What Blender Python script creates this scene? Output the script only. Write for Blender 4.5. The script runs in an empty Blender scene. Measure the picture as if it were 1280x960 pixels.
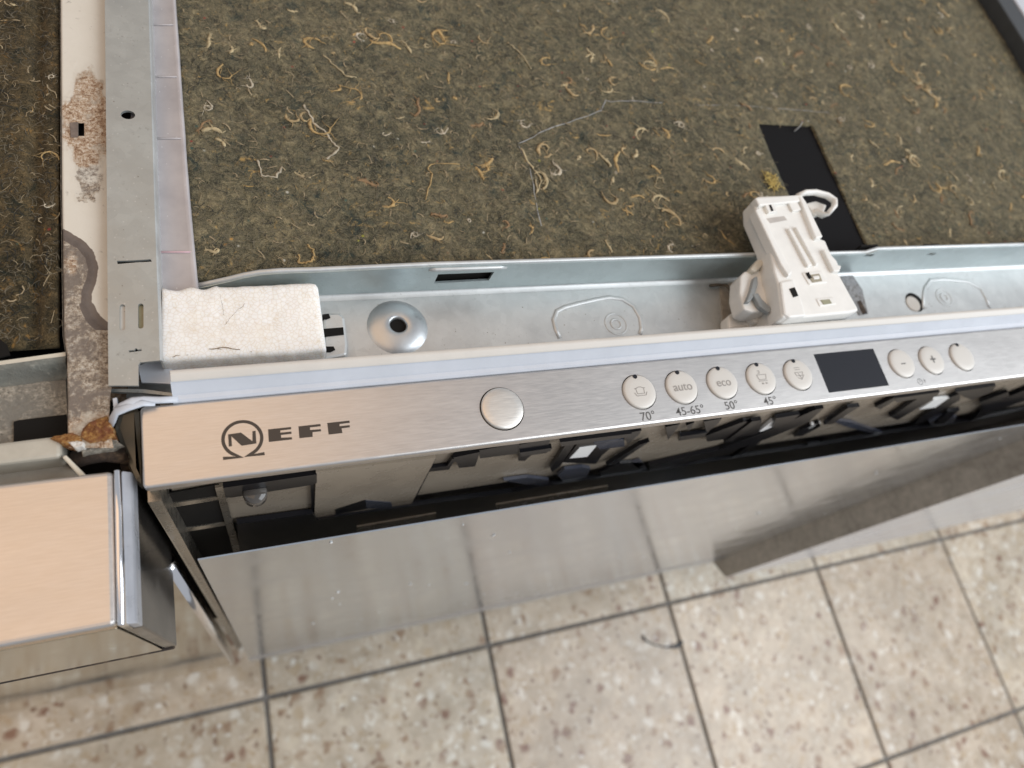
import bpy, bmesh, math, random
from mathutils import Vector, Matrix, noise

random.seed(7)
scene = bpy.context.scene
COL = scene.collection
R = math.radians

# ------------------------------------------------------------------ camera
CAMZ = 1.024                    # metres above the floor
ZF = CAMZ - 0.245               # height of the control panel's top face
FPX = 877.12
ROW = ((0.9310455, -0.2175278, 0.2929776), (-0.0894692, -0.9144674, -0.3946450), (0.3537647, 0.3412200, -0.8708728))
cam_d = bpy.data.cameras.new('camera')
cam = bpy.data.objects.new('camera', cam_d)
COL.objects.link(cam)
m = Matrix.Identity(4)
for i in range(3):
    m[i][0], m[i][1], m[i][2] = ROW[0][i], -ROW[1][i], -ROW[2][i]
m.translation = (0, 0, CAMZ)
cam.matrix_world = m
cam_d.sensor_width = 36
cam_d.lens = FPX / 1280 * 36
cam_d.clip_start, cam_d.clip_end = 0.01, 50
cam_d.dof.use_dof = True
cam_d.dof.focus_distance = 0.272
cam_d.dof.aperture_fstop = 9.0
scene.camera = cam

# ------------------------------------------------------------------ world, lamps, exposure
world = bpy.data.worlds.new('World')
scene.world = world
world.use_nodes = True
bg = world.node_tree.nodes['Background']
bg.inputs[0].default_value = (0.82, 0.86, 0.93, 1)
bg.inputs[1].default_value = 0.52


def area(name, loc, target, sx, sy, power, col):
    d = bpy.data.lights.new(name, 'AREA')
    d.shape = 'RECTANGLE'
    d.size, d.size_y, d.energy, d.color = sx, sy, power, col
    o = bpy.data.objects.new(name, d)
    COL.objects.link(o)
    o.location = loc
    o.rotation_euler = (Vector(target) - Vector(loc)).to_track_quat('-Z', 'Y').to_euler()
    return o


area('window_light', (1.50, -0.62, 1.90), (0.3, 0.1, 0.75), 1.7, 1.5, 42, (0.89, 0.945, 1.0))
area('ceiling_light', (-1.0, 0.62, 2.45), (-0.95, 0.6, 0.7), 2.3, 2.4, 14.5, (1.0, 0.56, 0.20))
scene.view_settings.view_transform = 'Standard'
scene.view_settings.look = 'None'
scene.view_settings.exposure = 0.0
scene.view_settings.gamma = 1
scene.render.engine = 'CYCLES'


# ------------------------------------------------------------------ helpers
def _ray(u, v):
    c = (u - 640, v - 480, FPX)
    return Vector(tuple(sum(ROW[k][i] * c[k] for k in range(3)) for i in range(3)))


def pz(u, v, zr=0.0):           # point on the level zr above the control panel
    d = _ray(u, v)
    return Vector((0, 0, CAMZ)) + d * ((ZF + zr - CAMZ) / d.z)


def py(u, v, Y):                # point on the upright plane y = Y
    d = _ray(u, v)
    return Vector((0, 0, CAMZ)) + d * (Y / d.y)


def project(p):
    q = Vector(p) - Vector((0, 0, CAMZ))
    c = [sum(ROW[k][i] * q[i] for i in range(3)) for k in range(3)]
    return 640 + FPX * c[0] / c[2], 480 + FPX * c[1] / c[2]


def root(name, label, cat, loc, group=None):
    o = bpy.data.objects.new(name, None)
    COL.objects.link(o)
    o.location = loc
    o.empty_display_size = 0.02
    o['label'] = label
    o['category'] = cat
    if group:
        o['group'] = group
    return o


def link(name, mesh, parent=None, loc=None):
    o = bpy.data.objects.new(name, mesh)
    COL.objects.link(o)
    if parent is not None:
        o.parent = parent
        if loc is None:         # mesh data is in world coordinates
            o.location = -parent.location if parent.parent is None else (0, 0, 0)
        else:
            base = parent.location if parent.parent is None else Vector((0, 0, 0))
            o.location = Vector(loc) - base
    elif loc is not None:
        o.location = loc
    return o


def to_mesh(bm, name, mat, smooth=False):
    bmesh.ops.recalc_face_normals(bm, faces=bm.faces)
    me = bpy.data.meshes.new(name)
    bm.to_mesh(me)
    bm.free()
    if mat is not None:
        me.materials.append(mat)
    if smooth:
        for p in me.polygons:
            p.use_smooth = True
    return me


def obj(name, bm, mat, parent=None, smooth=False, loc=None):
    return link(name, to_mesh(bm, name, mat, smooth), parent, loc)


def bevel(bm, w, seg=2, ang=25):
    if w <= 0:
        return
    bm.normal_update()
    es = [e for e in bm.edges if len(e.link_faces) == 2 and e.calc_face_angle(0) > R(ang)]
    bmesh.ops.bevel(bm, geom=es, offset=w, segments=seg, affect='EDGES', profile=0.5)


def add_box(bm, x0, x1, y0, y1, z0, z1):
    vs = [bm.verts.new(p) for p in ((x0, y0, z0), (x1, y0, z0), (x1, y1, z0), (x0, y1, z0),
                                    (x0, y0, z1), (x1, y0, z1), (x1, y1, z1), (x0, y1, z1))]
    for f in ((3, 2, 1, 0), (4, 5, 6, 7), (0, 1, 5, 4), (1, 2, 6, 5), (2, 3, 7, 6), (3, 0, 4, 7)):
        bm.faces.new([vs[i] for i in f])


def box(x0, x1, y0, y1, z0, z1, bv=0, seg=2):
    bm = bmesh.new()
    add_box(bm, x0, x1, y0, y1, z0, z1)
    bevel(bm, bv, seg)
    return bm


def add_prism(bm, pts, vec):    # polygon swept along a vector
    vec = Vector(vec)
    a = [bm.verts.new(p) for p in pts]
    b = [bm.verts.new(Vector(p) + vec) for p in pts]
    n = len(pts)
    bm.faces.new(a)
    bm.faces.new(b[::-1])
    for i in range(n):
        bm.faces.new((a[i], b[i], b[(i + 1) % n], a[(i + 1) % n]))


def prism(pts, vec, bv=0, seg=2):
    bm = bmesh.new()
    add_prism(bm, pts, vec)
    bmesh.ops.recalc_face_normals(bm, faces=bm.faces)
    bevel(bm, bv, seg)
    return bm


def slab(pix, zr, thick, bv=0, seg=2):      # outline on the level zr, thickness downwards
    return prism([pz(u, v, zr) for u, v in pix], (0, 0, -thick), bv, seg)


def sweep(profile, x0, x1, n=1):            # (y, z) profile drawn along x
    bm = bmesh.new()
    rows = []
    for i in range(n + 1):
        x = x0 + (x1 - x0) * i / n
        rows.append([bm.verts.new((x, y, z)) for y, z in profile])
    for i in range(n):
        for k in range(len(profile) - 1):
            bm.faces.new((rows[i][k], rows[i][k + 1], rows[i + 1][k + 1], rows[i + 1][k]))
    return bm, rows


def add_tube(bm, pts, rad, n=6, flat=1.0, closed=False):
    pts = [Vector(p) for p in pts]
    rings = []
    N = len(pts)
    for i, p in enumerate(pts):
        if closed:
            t = pts[(i + 1) % N] - pts[i - 1]
        else:
            t = pts[min(i + 1, N - 1)] - pts[max(i - 1, 0)]
        t.normalize()
        up = Vector((0, 0, 1)) if abs(t.z) < 0.9 else Vector((0, 1, 0))
        s = t.cross(up).normalized()
        w = s.cross(t)
        r = rad[i] if isinstance(rad, (list, tuple)) else rad
        rings.append([bm.verts.new(p + s * (r * math.cos(2 * math.pi * k / n)) + w * (r * flat * math.sin(2 * math.pi * k / n))) for k in range(n)])
    last = N if closed else N - 1
    for i in range(last):
        a, b = rings[i], rings[(i + 1) % N]
        for k in range(n):
            bm.faces.new((a[k], a[(k + 1) % n], b[(k + 1) % n], b[k]))
    if not closed:
        bm.faces.new(rings[0][::-1])
        bm.faces.new(rings[-1])


def tube(pts, rad, n=8, flat=1.0, closed=False):
    bm = bmesh.new()
    add_tube(bm, pts, rad, n, flat, closed)
    return bm


def plate(outer, holes, z, thick):          # level plate with cut-outs: outer ring and hole rings of (x, y)
    bm = bmesh.new()
    edges = []
    for ring in [outer] + holes:
        vs = [bm.verts.new((x, y, z)) for x, y in ring]
        edges += [bm.edges.new((vs[i], vs[(i + 1) % len(vs)])) for i in range(len(vs))]
    bmesh.ops.triangle_fill(bm, use_beauty=True, use_dissolve=False, edges=edges)
    bmesh.ops.recalc_face_normals(bm, faces=bm.faces)
    ret = bmesh.ops.extrude_face_region(bm, geom=list(bm.faces))
    bmesh.ops.translate(bm, vec=(0, 0, -thick), verts=[v for v in ret['geom'] if isinstance(v, bmesh.types.BMVert)])
    bmesh.ops.recalc_face_normals(bm, faces=bm.faces)
    return bm


def ring_xy(cx, cy, r, n=40, ry=None):
    return [(cx + r * math.cos(2 * math.pi * i / n), cy + (ry or r) * math.sin(2 * math.pi * i / n)) for i in range(n)]


def xy(pix, zr=0.0):
    return [tuple(pz(u, v, zr).xy) for u, v in pix]


def lathe(prof, n=48):                       # (r, z) profile about the z axis
    bm = bmesh.new()
    rings = []
    for r, z in prof:
        if r < 1e-6:
            rings.append([bm.verts.new((0, 0, z))])
        else:
            rings.append([bm.verts.new((r * math.cos(2 * math.pi * k / n), r * math.sin(2 * math.pi * k / n), z)) for k in range(n)])
    for a, b in zip(rings, rings[1:]):
        for k in range(n):
            q = [a[k % len(a)], a[(k + 1) % n % len(a)], b[(k + 1) % n % len(b)], b[k % len(b)]]
            q = list(dict.fromkeys(q))
            if len(q) > 2:
                bm.faces.new(q)
    return bm


# ------------------------------------------------------------------ materials
class Mat:
    def __init__(self, name, base=(0.5, 0.5, 0.5), rough=0.5, metal=0.0, spec=0.5):
        self.m = bpy.data.materials.new(name)
        self.m.use_nodes = True
        self.nt = self.m.node_tree
        self.b = self.nt.nodes['Principled BSDF']
        self.set('Base Color', (*base, 1))
        self.set('Roughness', rough)
        self.set('Metallic', metal)
        self.set('Specular IOR Level', spec)

    def set(self, k, v):
        self.b.inputs[k].default_value = v

    def n(self, t, **kw):
        x = self.nt.nodes.new(t)
        for k, v in kw.items():
            setattr(x, k, v)
        return x

    def l(self, a, b):
        self.nt.links.new(a, b)

    def coord(self, scale=(1, 1, 1), geo=False):
        mp = self.n('ShaderNodeMapping')
        mp.inputs['Scale'].default_value = scale
        if geo:
            self.l(self.n('ShaderNodeNewGeometry').outputs['Position'], mp.inputs[0])
        else:
            self.l(self.n('ShaderNodeTexCoord').outputs['Object'], mp.inputs[0])
        return mp.outputs[0]

    def noise(self, co, scale, detail=4, rough=0.6, dist=0.0):
        x = self.n('ShaderNodeTexNoise')
        x.inputs['Scale'].default_value = scale
        x.inputs['Detail'].default_value = detail
        x.inputs['Roughness'].default_value = rough
        x.inputs['Distortion'].default_value = dist
        self.l(co, x.inputs['Vector'])
        return x.outputs['Fac']

    def voro(self, co, scale, feature='F1', out='Distance', rnd=1.0):
        x = self.n('ShaderNodeTexVoronoi', feature=feature)
        x.inputs['Scale'].default_value = scale
        x.inputs['Randomness'].default_value = rnd
        self.l(co, x.inputs['Vector'])
        return x.outputs[out]

    def ramp(self, fac, stops, interp='LINEAR'):
        x = self.n('ShaderNodeValToRGB')
        x.color_ramp.interpolation = interp
        el = x.color_ramp.elements
        while len(el) < len(stops):
            el.new(0.5)
        for e, (p, c) in zip(el, stops):
            e.position = p
            e.color = (*c, 1) if not isinstance(c, (int, float)) else (c, c, c, 1)
        self.l(fac, x.inputs[0])
        return x.outputs[0]

    def mix(self, fac, a, b, mode='MIX'):
        x = self.n('ShaderNodeMix', data_type='RGBA', blend_type=mode)
        for i, v in ((0, fac), (6, a), (7, b)):
            s = x.inputs[i]
            if isinstance(v, bpy.types.NodeSocket):
                self.l(v, s)
            elif isinstance(v, (int, float)):
                s.default_value = v if i == 0 else (v, v, v, 1)
            else:
                s.default_value = (*v, 1)
        return x.outputs[2]

    def math(self, op, a, b=0.0):
        x = self.n('ShaderNodeMath', operation=op)
        for s, v in zip(x.inputs, (a, b)):
            if isinstance(v, bpy.types.NodeSocket):
                self.l(v, s)
            else:
                s.default_value = v
        return x.outputs[0]

    def color(self, s):
        self.l(s, self.b.inputs['Base Color'])

    def rough(self, s):
        self.l(s, self.b.inputs['Roughness'])

    def bump(self, h, strength=0.3, dist=0.001):
        x = self.n('ShaderNodeBump')
        x.inputs['Strength'].default_value = strength
        x.inputs['Distance'].default_value = dist
        self.l(h, x.inputs['Height'])
        self.l(x.outputs[0], self.b.inputs['Normal'])


def brushed(name, base, r0, r1, sc=(150, 2300, 2300)):
    M = Mat(name, base, 0.3, 1.0)
    f = M.noise(M.coord(sc), 1.0, 3, 0.6)
    f2 = M.noise(M.coord((9, 60, 60)), 1.0, 3, 0.6)
    M.color(M.mix(1.0, M.ramp(f, [(0.3, tuple(c * 0.95 for c in base)), (0.7, tuple(min(1, c * 1.08) for c in base))]),
                  M.ramp(f2, [(0.3, 0.93), (0.7, 1.0)]), 'MULTIPLY'))
    sm = M.noise(M.coord((30, 45, 45)), 1.0, 5, 0.65)
    M.rough(M.math('ADD', M.ramp(f, [(0.25, r0), (0.75, r1)]), M.ramp(sm, [(0.42, -0.012), (0.68, 0.03)])))
    M.bump(f, 0.10, 0.0002)
    return M.m


def galv(name, base, rough=0.42, metal=0.85):
    M = Mat(name, base, rough, metal)
    co = M.coord()
    v = M.voro(co, 240, out='Color')
    sp = M.n('ShaderNodeSeparateColor')
    M.l(v, sp.inputs[0])
    n1 = M.noise(co, 45, 6, 0.65)
    n2 = M.noise(co, 600, 3, 0.7)
    c = M.mix(M.ramp(n1, [(0.35, 0.0), (0.7, 1.0)]), tuple(x * 0.90 for x in base), tuple(min(1, x * 1.06) for x in base))
    c = M.mix(0.10, c, M.ramp(sp.outputs[0], [(0, 0.3), (1, 1.0)]), 'MULTIPLY')
    dirt = M.math('MULTIPLY', M.ramp(n2, [(0.60, 0.0), (0.72, 1.0)]), M.ramp(n1, [(0.45, 0.0), (0.65, 0.55)]))
    c = M.mix(dirt, c, (0.20, 0.19, 0.17))
    wh = M.ramp(M.voro(co, 420), [(0.05, 0.35), (0.16, 0.0)])
    c = M.mix(wh, c, (0.72, 0.72, 0.70))
    M.color(c)
    M.rough(M.ramp(n1, [(0.3, rough - 0.08), (0.7, rough + 0.12)]))
    M.bump(M.noise(co, 900, 3, 0.6), 0.06, 0.0003)
    return M.m


STEEL = brushed('brushed_steel', (0.66, 0.63, 0.60), 0.33, 0.42)
BUTTON = Mat('button_satin', (0.60, 0.575, 0.53), 0.48, 0.12).m
GALV = galv('galvanised_steel', (0.62, 0.63, 0.62), 0.48, 0.65)
GALV2 = galv('dull_zinc', (0.44, 0.455, 0.435), 0.5, 0.6)
PRINT = Mat('dark_print', (0.045, 0.034, 0.026), 0.45).m
SCREEN = Mat('smoked_display', (0.012, 0.013, 0.018), 0.22).m
BLACK = Mat('black_plastic', (0.006, 0.006, 0.008), 0.30, 0, 0.28).m
HOLE = Mat('dark_inside', (0.008, 0.007, 0.006), 0.8, 0, 0.2).m
CHROME = Mat('polished_steel', (0.80, 0.80, 0.82), 0.11, 1.0).m


def make(name, base, rough, metal=0.0, var=0.12, sc=120, bmp=0.05, spec=0.5):
    M = Mat(name, base, rough, metal, spec)
    co = M.coord()
    n = M.noise(co, sc, 5, 0.65)
    n2 = M.noise(co, sc * 0.18, 3, 0.6)
    c = M.ramp(n, [(0.3, tuple(x * (1 - var) for x in base)), (0.7, tuple(min(1, x * (1 + var * 0.6)) for x in base))])
    M.color(M.mix(1.0, c, M.ramp(n2, [(0.3, 1 - var), (0.7, 1.0)]), 'MULTIPLY'))
    M.rough(M.ramp(n, [(0.3, max(0.02, rough - 0.06)), (0.7, min(1, rough + 0.08))]))
    if bmp:
        M.bump(n, bmp, 0.0006)
    return M.m


WHITE = make('white_plastic', (0.80, 0.785, 0.74), 0.40, var=0.05)
SEAL = make('seal_white', (0.55, 0.58, 0.63), 0.38, var=0.05, sc=80)  # blue of the window light painted into the white
SEALCREAM = make('seal_cream', (0.62, 0.59, 0.54), 0.45, var=0.05, sc=80)
TAUPE = make('taupe_inner_plate', (0.36, 0.30, 0.23), 0.26, 0.2, var=0.10, sc=40, bmp=0.02)
DOORSTEEL = make('door_sheet_steel', (0.60, 0.63, 0.67), 0.175, 0.9, var=0.05, sc=30, bmp=0.01)
FLANGE = make('flange_steel', (0.50, 0.46, 0.40), 0.40, 0.45, var=0.25, sc=150)
EDGE = make('edge_steel', (0.40, 0.36, 0.30), 0.28, 0.85, var=0.25, sc=150)
OLIVE = make('olive_grey_side', (0.20, 0.185, 0.145), 0.35, 0.3, var=0.2, sc=60)
PALEPANEL = make('pale_lacquer', (0.62, 0.63, 0.66), 0.22, 0.15, var=0.05, sc=20, bmp=0.0)
DARKSIDE = make('dark_glossy_side', (0.035, 0.031, 0.028), 0.16, 0.0, var=0.2, sc=30, bmp=0.0)
MIRROR = make('polished_front', (0.50, 0.455, 0.36), 0.08, 1.0, var=0.08, sc=25, bmp=0.0)
CREAM = make('cream_lacquer', (0.62, 0.57, 0.47), 0.4, var=0.1)
GREYLEVER = make('grey_lever', (0.30, 0.32, 0.32), 0.45)
DARKRAIL = make('dark_rail', (0.05, 0.053, 0.055), 0.45)
CLIPBLUE = make('clip_plastic', (0.055, 0.06, 0.08), 0.18)
BRIGHTPATCH = Mat('bright_patch', (0.86, 0.86, 0.84), 0.4).m  # painted brightness of the slots in the recess; dust specks share this white
STRAW = make('yellow_wool', (0.55, 0.42, 0.14), 0.9, var=0.3, sc=500)


def mat_strip():
    M = Mat('milky_plastic_strip', (0.50, 0.46, 0.485), 0.28)
    co = M.coord()
    n = M.noise(co, 60, 4, 0.6)
    c = M.ramp(n, [(0.3, (0.44, 0.41, 0.415)), (0.7, (0.58, 0.54, 0.535))])
    sp = M.ramp(M.voro(co, 300), [(0.03, 1.0), (0.09, 0.0)])
    M.color(M.mix(sp, c, (0.75, 0.73, 0.72)))
    M.set('Transmission Weight', 0.15)
    M.set('Roughness', 0.3)
    return M.m


STRIP = mat_strip()


def mat_styro():
    M = Mat('polystyrene', (0.82, 0.78, 0.70), 0.75)
    co = M.coord()
    e = M.voro(co, 640, 'DISTANCE_TO_EDGE')
    c = M.ramp(e, [(0.0, (0.73, 0.66, 0.56)), (0.07, (0.83, 0.81, 0.77)), (0.4, (0.87, 0.855, 0.82))])
    n = M.noise(co, 90, 4, 0.6)
    c = M.mix(M.ramp(n, [(0.52, 0.0), (0.75, 0.4)]), c, (0.72, 0.62, 0.48))
    M.color(c)
    d = M.voro(co, 640)
    M.bump(M.math('MULTIPLY', d, -1.0), 0.16, 0.0004)
    M.set('Subsurface Weight', 0.5)
    M.set('Subsurface Radius', (1.0, 0.9, 0.75))
    M.set('Subsurface Scale', 0.008)
    return M.m


STYRO = mat_styro()


def mat_felt(name='felt_mat', gain=1.0, warm=0.0):
    M = Mat(name, (0.1, 0.09, 0.06), 0.95, 0, 0.15)
    co = M.coord()
    g = lambda r_, g_, b_: (r_ * gain * (1 + warm), g_ * gain, b_ * gain * (1 - warm))
    a = M.noise(co, 34, 9, 0.72, 0.7)
    b = M.noise(co, 190, 9, 0.74, 1.0)
    h = M.noise(co, 1300, 6, 0.75, 1.8)
    c1 = M.ramp(a, [(0.36, g(0.020, 0.025, 0.020)), (0.46, g(0.066, 0.060, 0.040)), (0.54, g(0.112, 0.094, 0.060)), (0.66, g(0.175, 0.145, 0.096))])
    c2 = M.ramp(b, [(0.36, g(0.012, 0.014, 0.014)), (0.45, g(0.060, 0.054, 0.037)), (0.53, g(0.135, 0.112, 0.072)), (0.64, g(0.33, 0.265, 0.165))])
    c = M.mix(0.55, c1, c2)
    c = M.mix(M.ramp(h, [(0.44, 0.0), (0.66, 0.65)]), c, g(0.26, 0.225, 0.165))
    c = M.mix(M.ramp(h, [(0.34, 0.85), (0.48, 0.0)]), c, g(0.016, 0.017, 0.014))
    blue = M.ramp(M.noise(co, 75, 7, 0.75, 0.8), [(0.56, 0.0), (0.66, 0.8)])
    c = M.mix(blue, c, g(0.026, 0.043, 0.043))
    och = M.ramp(M.noise(co, 150, 7, 0.78, 1.4), [(0.585, 0.0), (0.66, 0.8)])
    c = M.mix(och, c, g(0.36, 0.245, 0.11))
    # stray coloured flecks
    fl = M.voro(co, 420)
    fc = M.voro(co, 420, out='Color')
    sp = M.n('ShaderNodeSeparateColor')
    M.l(fc, sp.inputs[0])
    hue = M.ramp(sp.outputs[1], [(0.0, (0.30, 0.05, 0.045)), (0.3, (0.50, 0.47, 0.42)), (0.5, (0.05, 0.13, 0.12)), (0.7, (0.48, 0.26, 0.08)), (0.88, (0.36, 0.33, 0.07))], 'CONSTANT')
    k = M.math('MULTIPLY', M.ramp(fl, [(0.12, 0.7), (0.36, 0.0)]), M.ramp(sp.outputs[0], [(0.978, 0.0), (0.98, 1.0)]))
    c = M.mix(k, c, hue)
    cracks = M.ramp(M.noise(co, 62, 8, 0.72, 1.6), [(0.475, 0.0), (0.50, 0.75), (0.525, 0.0)])
    c = M.mix(M.math('MULTIPLY', cracks, M.ramp(M.noise(co, 25, 3, 0.6), [(0.45, 0.0), (0.6, 1.0)])), c, g(0.012, 0.014, 0.012))
    gm = M.n('ShaderNodeGamma')
    M.l(c, gm.inputs[0])
    gm.inputs[1].default_value = 1.35
    c = M.mix(1.0, gm.outputs[0], (1.84, 1.99, 2.05), 'MULTIPLY')
    M.color(c)
    M.set('Sheen Weight', 0.16 * gain)
    M.set('Sheen Tint', (0.9, 0.8, 0.6, 1))
    M.set('Sheen Roughness', 0.45)
    M.bump(M.math('ADD', b, M.math('MULTIPLY', h, 0.6)), 0.75, 0.0014)
    return M.m


FELT = mat_felt('felt_mat', 1.08, 0.0)
FELT2 = mat_felt('felt_mat_shaded', 0.66, 0.14)  # darker, warmer brown felt with the left mat's shade painted in
FIBRES = [make('wool_' + n, c, 0.9, var=0.35, sc=700) for n, c in (
    ('ochre', (0.50, 0.345, 0.15)), ('tan', (0.48, 0.355, 0.185)), ('straw', (0.52, 0.42, 0.245)),
    ('pale', (0.54, 0.47, 0.35)), ('brown', (0.34, 0.215, 0.11)))]
LINT = [make('lint_' + n, c, 0.95, var=0.2, sc=300) for n, c in (
    ('olive', (0.17, 0.145, 0.10)), ('dark', (0.030, 0.032, 0.030)), ('tan', (0.34, 0.27, 0.165)))]
THREAD = make('grey_thread', (0.34, 0.34, 0.33), 0.8)


def mat_terrazzo():
    M = Mat('terrazzo_tile', (0.5, 0.43, 0.34), 0.34)
    co = M.coord(geo=True)
    nz = M.n('ShaderNodeTexNoise')
    nz.inputs['Scale'].default_value = 70
    nz.inputs['Detail'].default_value = 4
    M.l(co, nz.inputs['Vector'])
    vm = M.n('ShaderNodeVectorMath', operation='MULTIPLY_ADD')
    M.l(nz.outputs['Color'], vm.inputs[0])
    vm.inputs[1].default_value = (0.022, 0.022, 0.022)
    M.l(co, vm.inputs[2])
    wco = vm.outputs[0]
    w = M.noise(co, 40, 4, 0.6)
    base = M.ramp(w, [(0.3, (0.47, 0.38, 0.28)), (0.7, (0.68, 0.575, 0.455))])
    for sc, th, cols in ((62, 0.45, [(0.0, (0.33, 0.21, 0.13)), (0.20, (0.52, 0.40, 0.27)), (0.42, (0.66, 0.56, 0.43)), (0.66, (0.80, 0.74, 0.65)), (0.84, (0.24, 0.12, 0.075))]),
                         (130, 0.42, [(0.0, (0.48, 0.36, 0.24)), (0.4, (0.70, 0.63, 0.53)), (0.8, (0.82, 0.78, 0.71)), (0.86, (0.22, 0.13, 0.085))])):
        dist = M.voro(wco, sc)
        col = M.voro(wco, sc, out='Color')
        sp = M.n('ShaderNodeSeparateColor')
        M.l(col, sp.inputs[0])
        cc = M.ramp(sp.outputs[0], cols, 'CONSTANT')
        msk = M.math('MULTIPLY', M.ramp(dist, [(th - 0.20, 0.9), (th + 0.10, 0.0)]), M.ramp(sp.outputs[1], [(0.35, 0.0), (0.45, 1.0)]))
        base = M.mix(msk, base, cc)
    dirt = M.ramp(M.noise(co, 9, 6, 0.65), [(0.40, 0.80), (0.62, 1.0)])
    base = M.mix(1.0, base, dirt, 'MULTIPLY')
    oi = M.n('ShaderNodeObjectInfo')
    base = M.mix(1.0, base, M.ramp(oi.outputs['Random'], [(0.0, (0.88, 0.86, 0.84)), (0.5, (1.0, 0.98, 0.95)), (1.0, (0.97, 1.0, 1.0))]), 'MULTIPLY')
    M.color(base)
    M.rough(M.ramp(w, [(0.3, 0.28), (0.7, 0.42)]))
    M.bump(M.noise(co, 130, 3, 0.6), 0.06, 0.001)
    return M.m


TERRAZZO = mat_terrazzo()
GROUT = make('grout', (0.22, 0.205, 0.185), 0.9, var=0.3, sc=60)


def mat_rusty():
    M = Mat('stained_white_paint', (0.7, 0.65, 0.55), 0.45)
    co = M.coord()
    att = M.n('ShaderNodeAttribute', attribute_name='stain')
    sp = M.n('ShaderNodeSeparateColor')
    M.l(att.outputs['Color'], sp.inputs[0])
    rust, band, crust = sp.outputs
    f = M.noise(co, 900, 6, 0.75)
    g = M.noise(co, 105, 8, 0.75, 0.6)
    spots = M.ramp(M.noise(co, 330, 4, 0.7), [(0.63, 0.0), (0.72, 0.7)])
    c = M.mix(M.ramp(g, [(0.35, 0.0), (0.7, 0.35)]), (0.66, 0.62, 0.54), (0.56, 0.51, 0.42))
    c = M.mix(spots, c, (0.36, 0.33, 0.28))
    cr = M.ramp(f, [(0.34, (0.10, 0.085, 0.07)), (0.46, (0.28, 0.215, 0.155)), (0.56, (0.50, 0.43, 0.34)), (0.70, (0.72, 0.68, 0.60))])
    cr = M.mix(M.ramp(g, [(0.44, 0.92), (0.54, 0.0)]), cr, (0.185, 0.150, 0.122))
    ru = M.ramp(f, [(0.34, (0.11, 0.06, 0.035)), (0.44, (0.31, 0.19, 0.11)), (0.53, (0.52, 0.40, 0.285)), (0.66, (0.74, 0.68, 0.59))])
    ru = M.mix(M.ramp(g, [(0.50, 0.0), (0.64, 0.65)]), ru, (0.24, 0.135, 0.07))
    ru = M.mix(M.ramp(M.noise(co, 110, 5, 0.7), [(0.50, 0.0), (0.62, 0.7)]), ru, (0.50, 0.45, 0.37))

    def edge(msk, a=0.42, b=0.58):
        k = M.math('ADD', msk, M.math('MULTIPLY', M.math('SUBTRACT', M.noise(co, 260, 7, 0.75), 0.5), 1.1))
        return M.ramp(k, [(a, 0.0), (b, 1.0)])
    c = M.mix(edge(crust), c, cr)
    c = M.mix(edge(rust, 0.36, 0.66), c, ru)
    c = M.mix(edge(band, 0.46, 0.54), c, M.ramp(g, [(0.3, (0.105, 0.08, 0.066)), (0.7, (0.16, 0.13, 0.11))]))
    M.color(c)
    M.rough(M.ramp(M.math('ADD', crust, rust), [(0.3, 0.4), (0.7, 0.85)]))
    M.bump(M.math('MULTIPLY', f, M.math('ADD', M.math('ADD', crust, rust), 0.05)), 0.5, 0.0012)
    return M.m


STAINED = mat_rusty()


def mat_crust(name, stops, sc=700, sc2=120, dark=(0.13, 0.125, 0.11)):
    M = Mat(name, (0.4, 0.4, 0.4), 0.85)
    co = M.coord()
    f = M.noise(co, sc, 6, 0.75)
    g = M.noise(co, sc2 * 0.75, 8, 0.75, 0.6)
    c = M.ramp(f, stops)
    M.color(M.mix(M.ramp(g, [(0.43, 0.9), (0.55, 0.0)]), c, dark))
    M.bump(f, 0.7, 0.0014)
    return M.m


CRUST = mat_crust('corroded_zinc', [(0.34, (0.12, 0.11, 0.09)), (0.48, (0.30, 0.27, 0.22)), (0.60, (0.50, 0.45, 0.37)), (0.72, (0.66, 0.61, 0.52))], dark=(0.21, 0.195, 0.165))
GREENZINC = mat_crust('stained_zinc', [(0.3, (0.10, 0.105, 0.09)), (0.5, (0.19, 0.195, 0.17)), (0.72, (0.42, 0.40, 0.34))], 300, 70, (0.15, 0.15, 0.13))
RUST = mat_crust('orange_rust', [(0.32, (0.06, 0.022, 0.010)), (0.44, (0.22, 0.085, 0.02)), (0.56, (0.38, 0.20, 0.055)), (0.70, (0.58, 0.42, 0.25))], 620, 240, (0.16, 0.05, 0.018))
DARKRUST = mat_crust('brown_rust', [(0.3, (0.03, 0.022, 0.017)), (0.5, (0.09, 0.06, 0.04)), (0.72, (0.26, 0.18, 0.11))], 400, 90, (0.03, 0.022, 0.018))

# ------------------------------------------------------------------ floor
bm = box(-2.5, 3.5, -2.2, 3.0, -0.05, -0.004)
floor = obj('floor', bm, GROUT)
floor['kind'] = 'structure'
TS, GAP = 0.300, 0.0056
tile_me = to_mesh(box(-TS / 2 + GAP / 2, TS / 2 - GAP / 2, -TS / 2 + GAP / 2, TS / 2 - GAP / 2, -0.010, 0.0, 0.0012, 1), 'floor_tile', TERRAZZO)
X0, Y0 = 0.2885, 0.0075        # a joint crossing seen just in front of the door
for i in range(-4, 8):
    for j in range(-4, 3):
        t = link('floor_tile', tile_me, floor, (X0 + (i + 0.5) * TS, Y0 + (j + 0.5) * TS, 0))
        t.rotation_euler = (R(random.uniform(-0.12, 0.12)), R(random.uniform(-0.12, 0.12)), 0)

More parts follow.
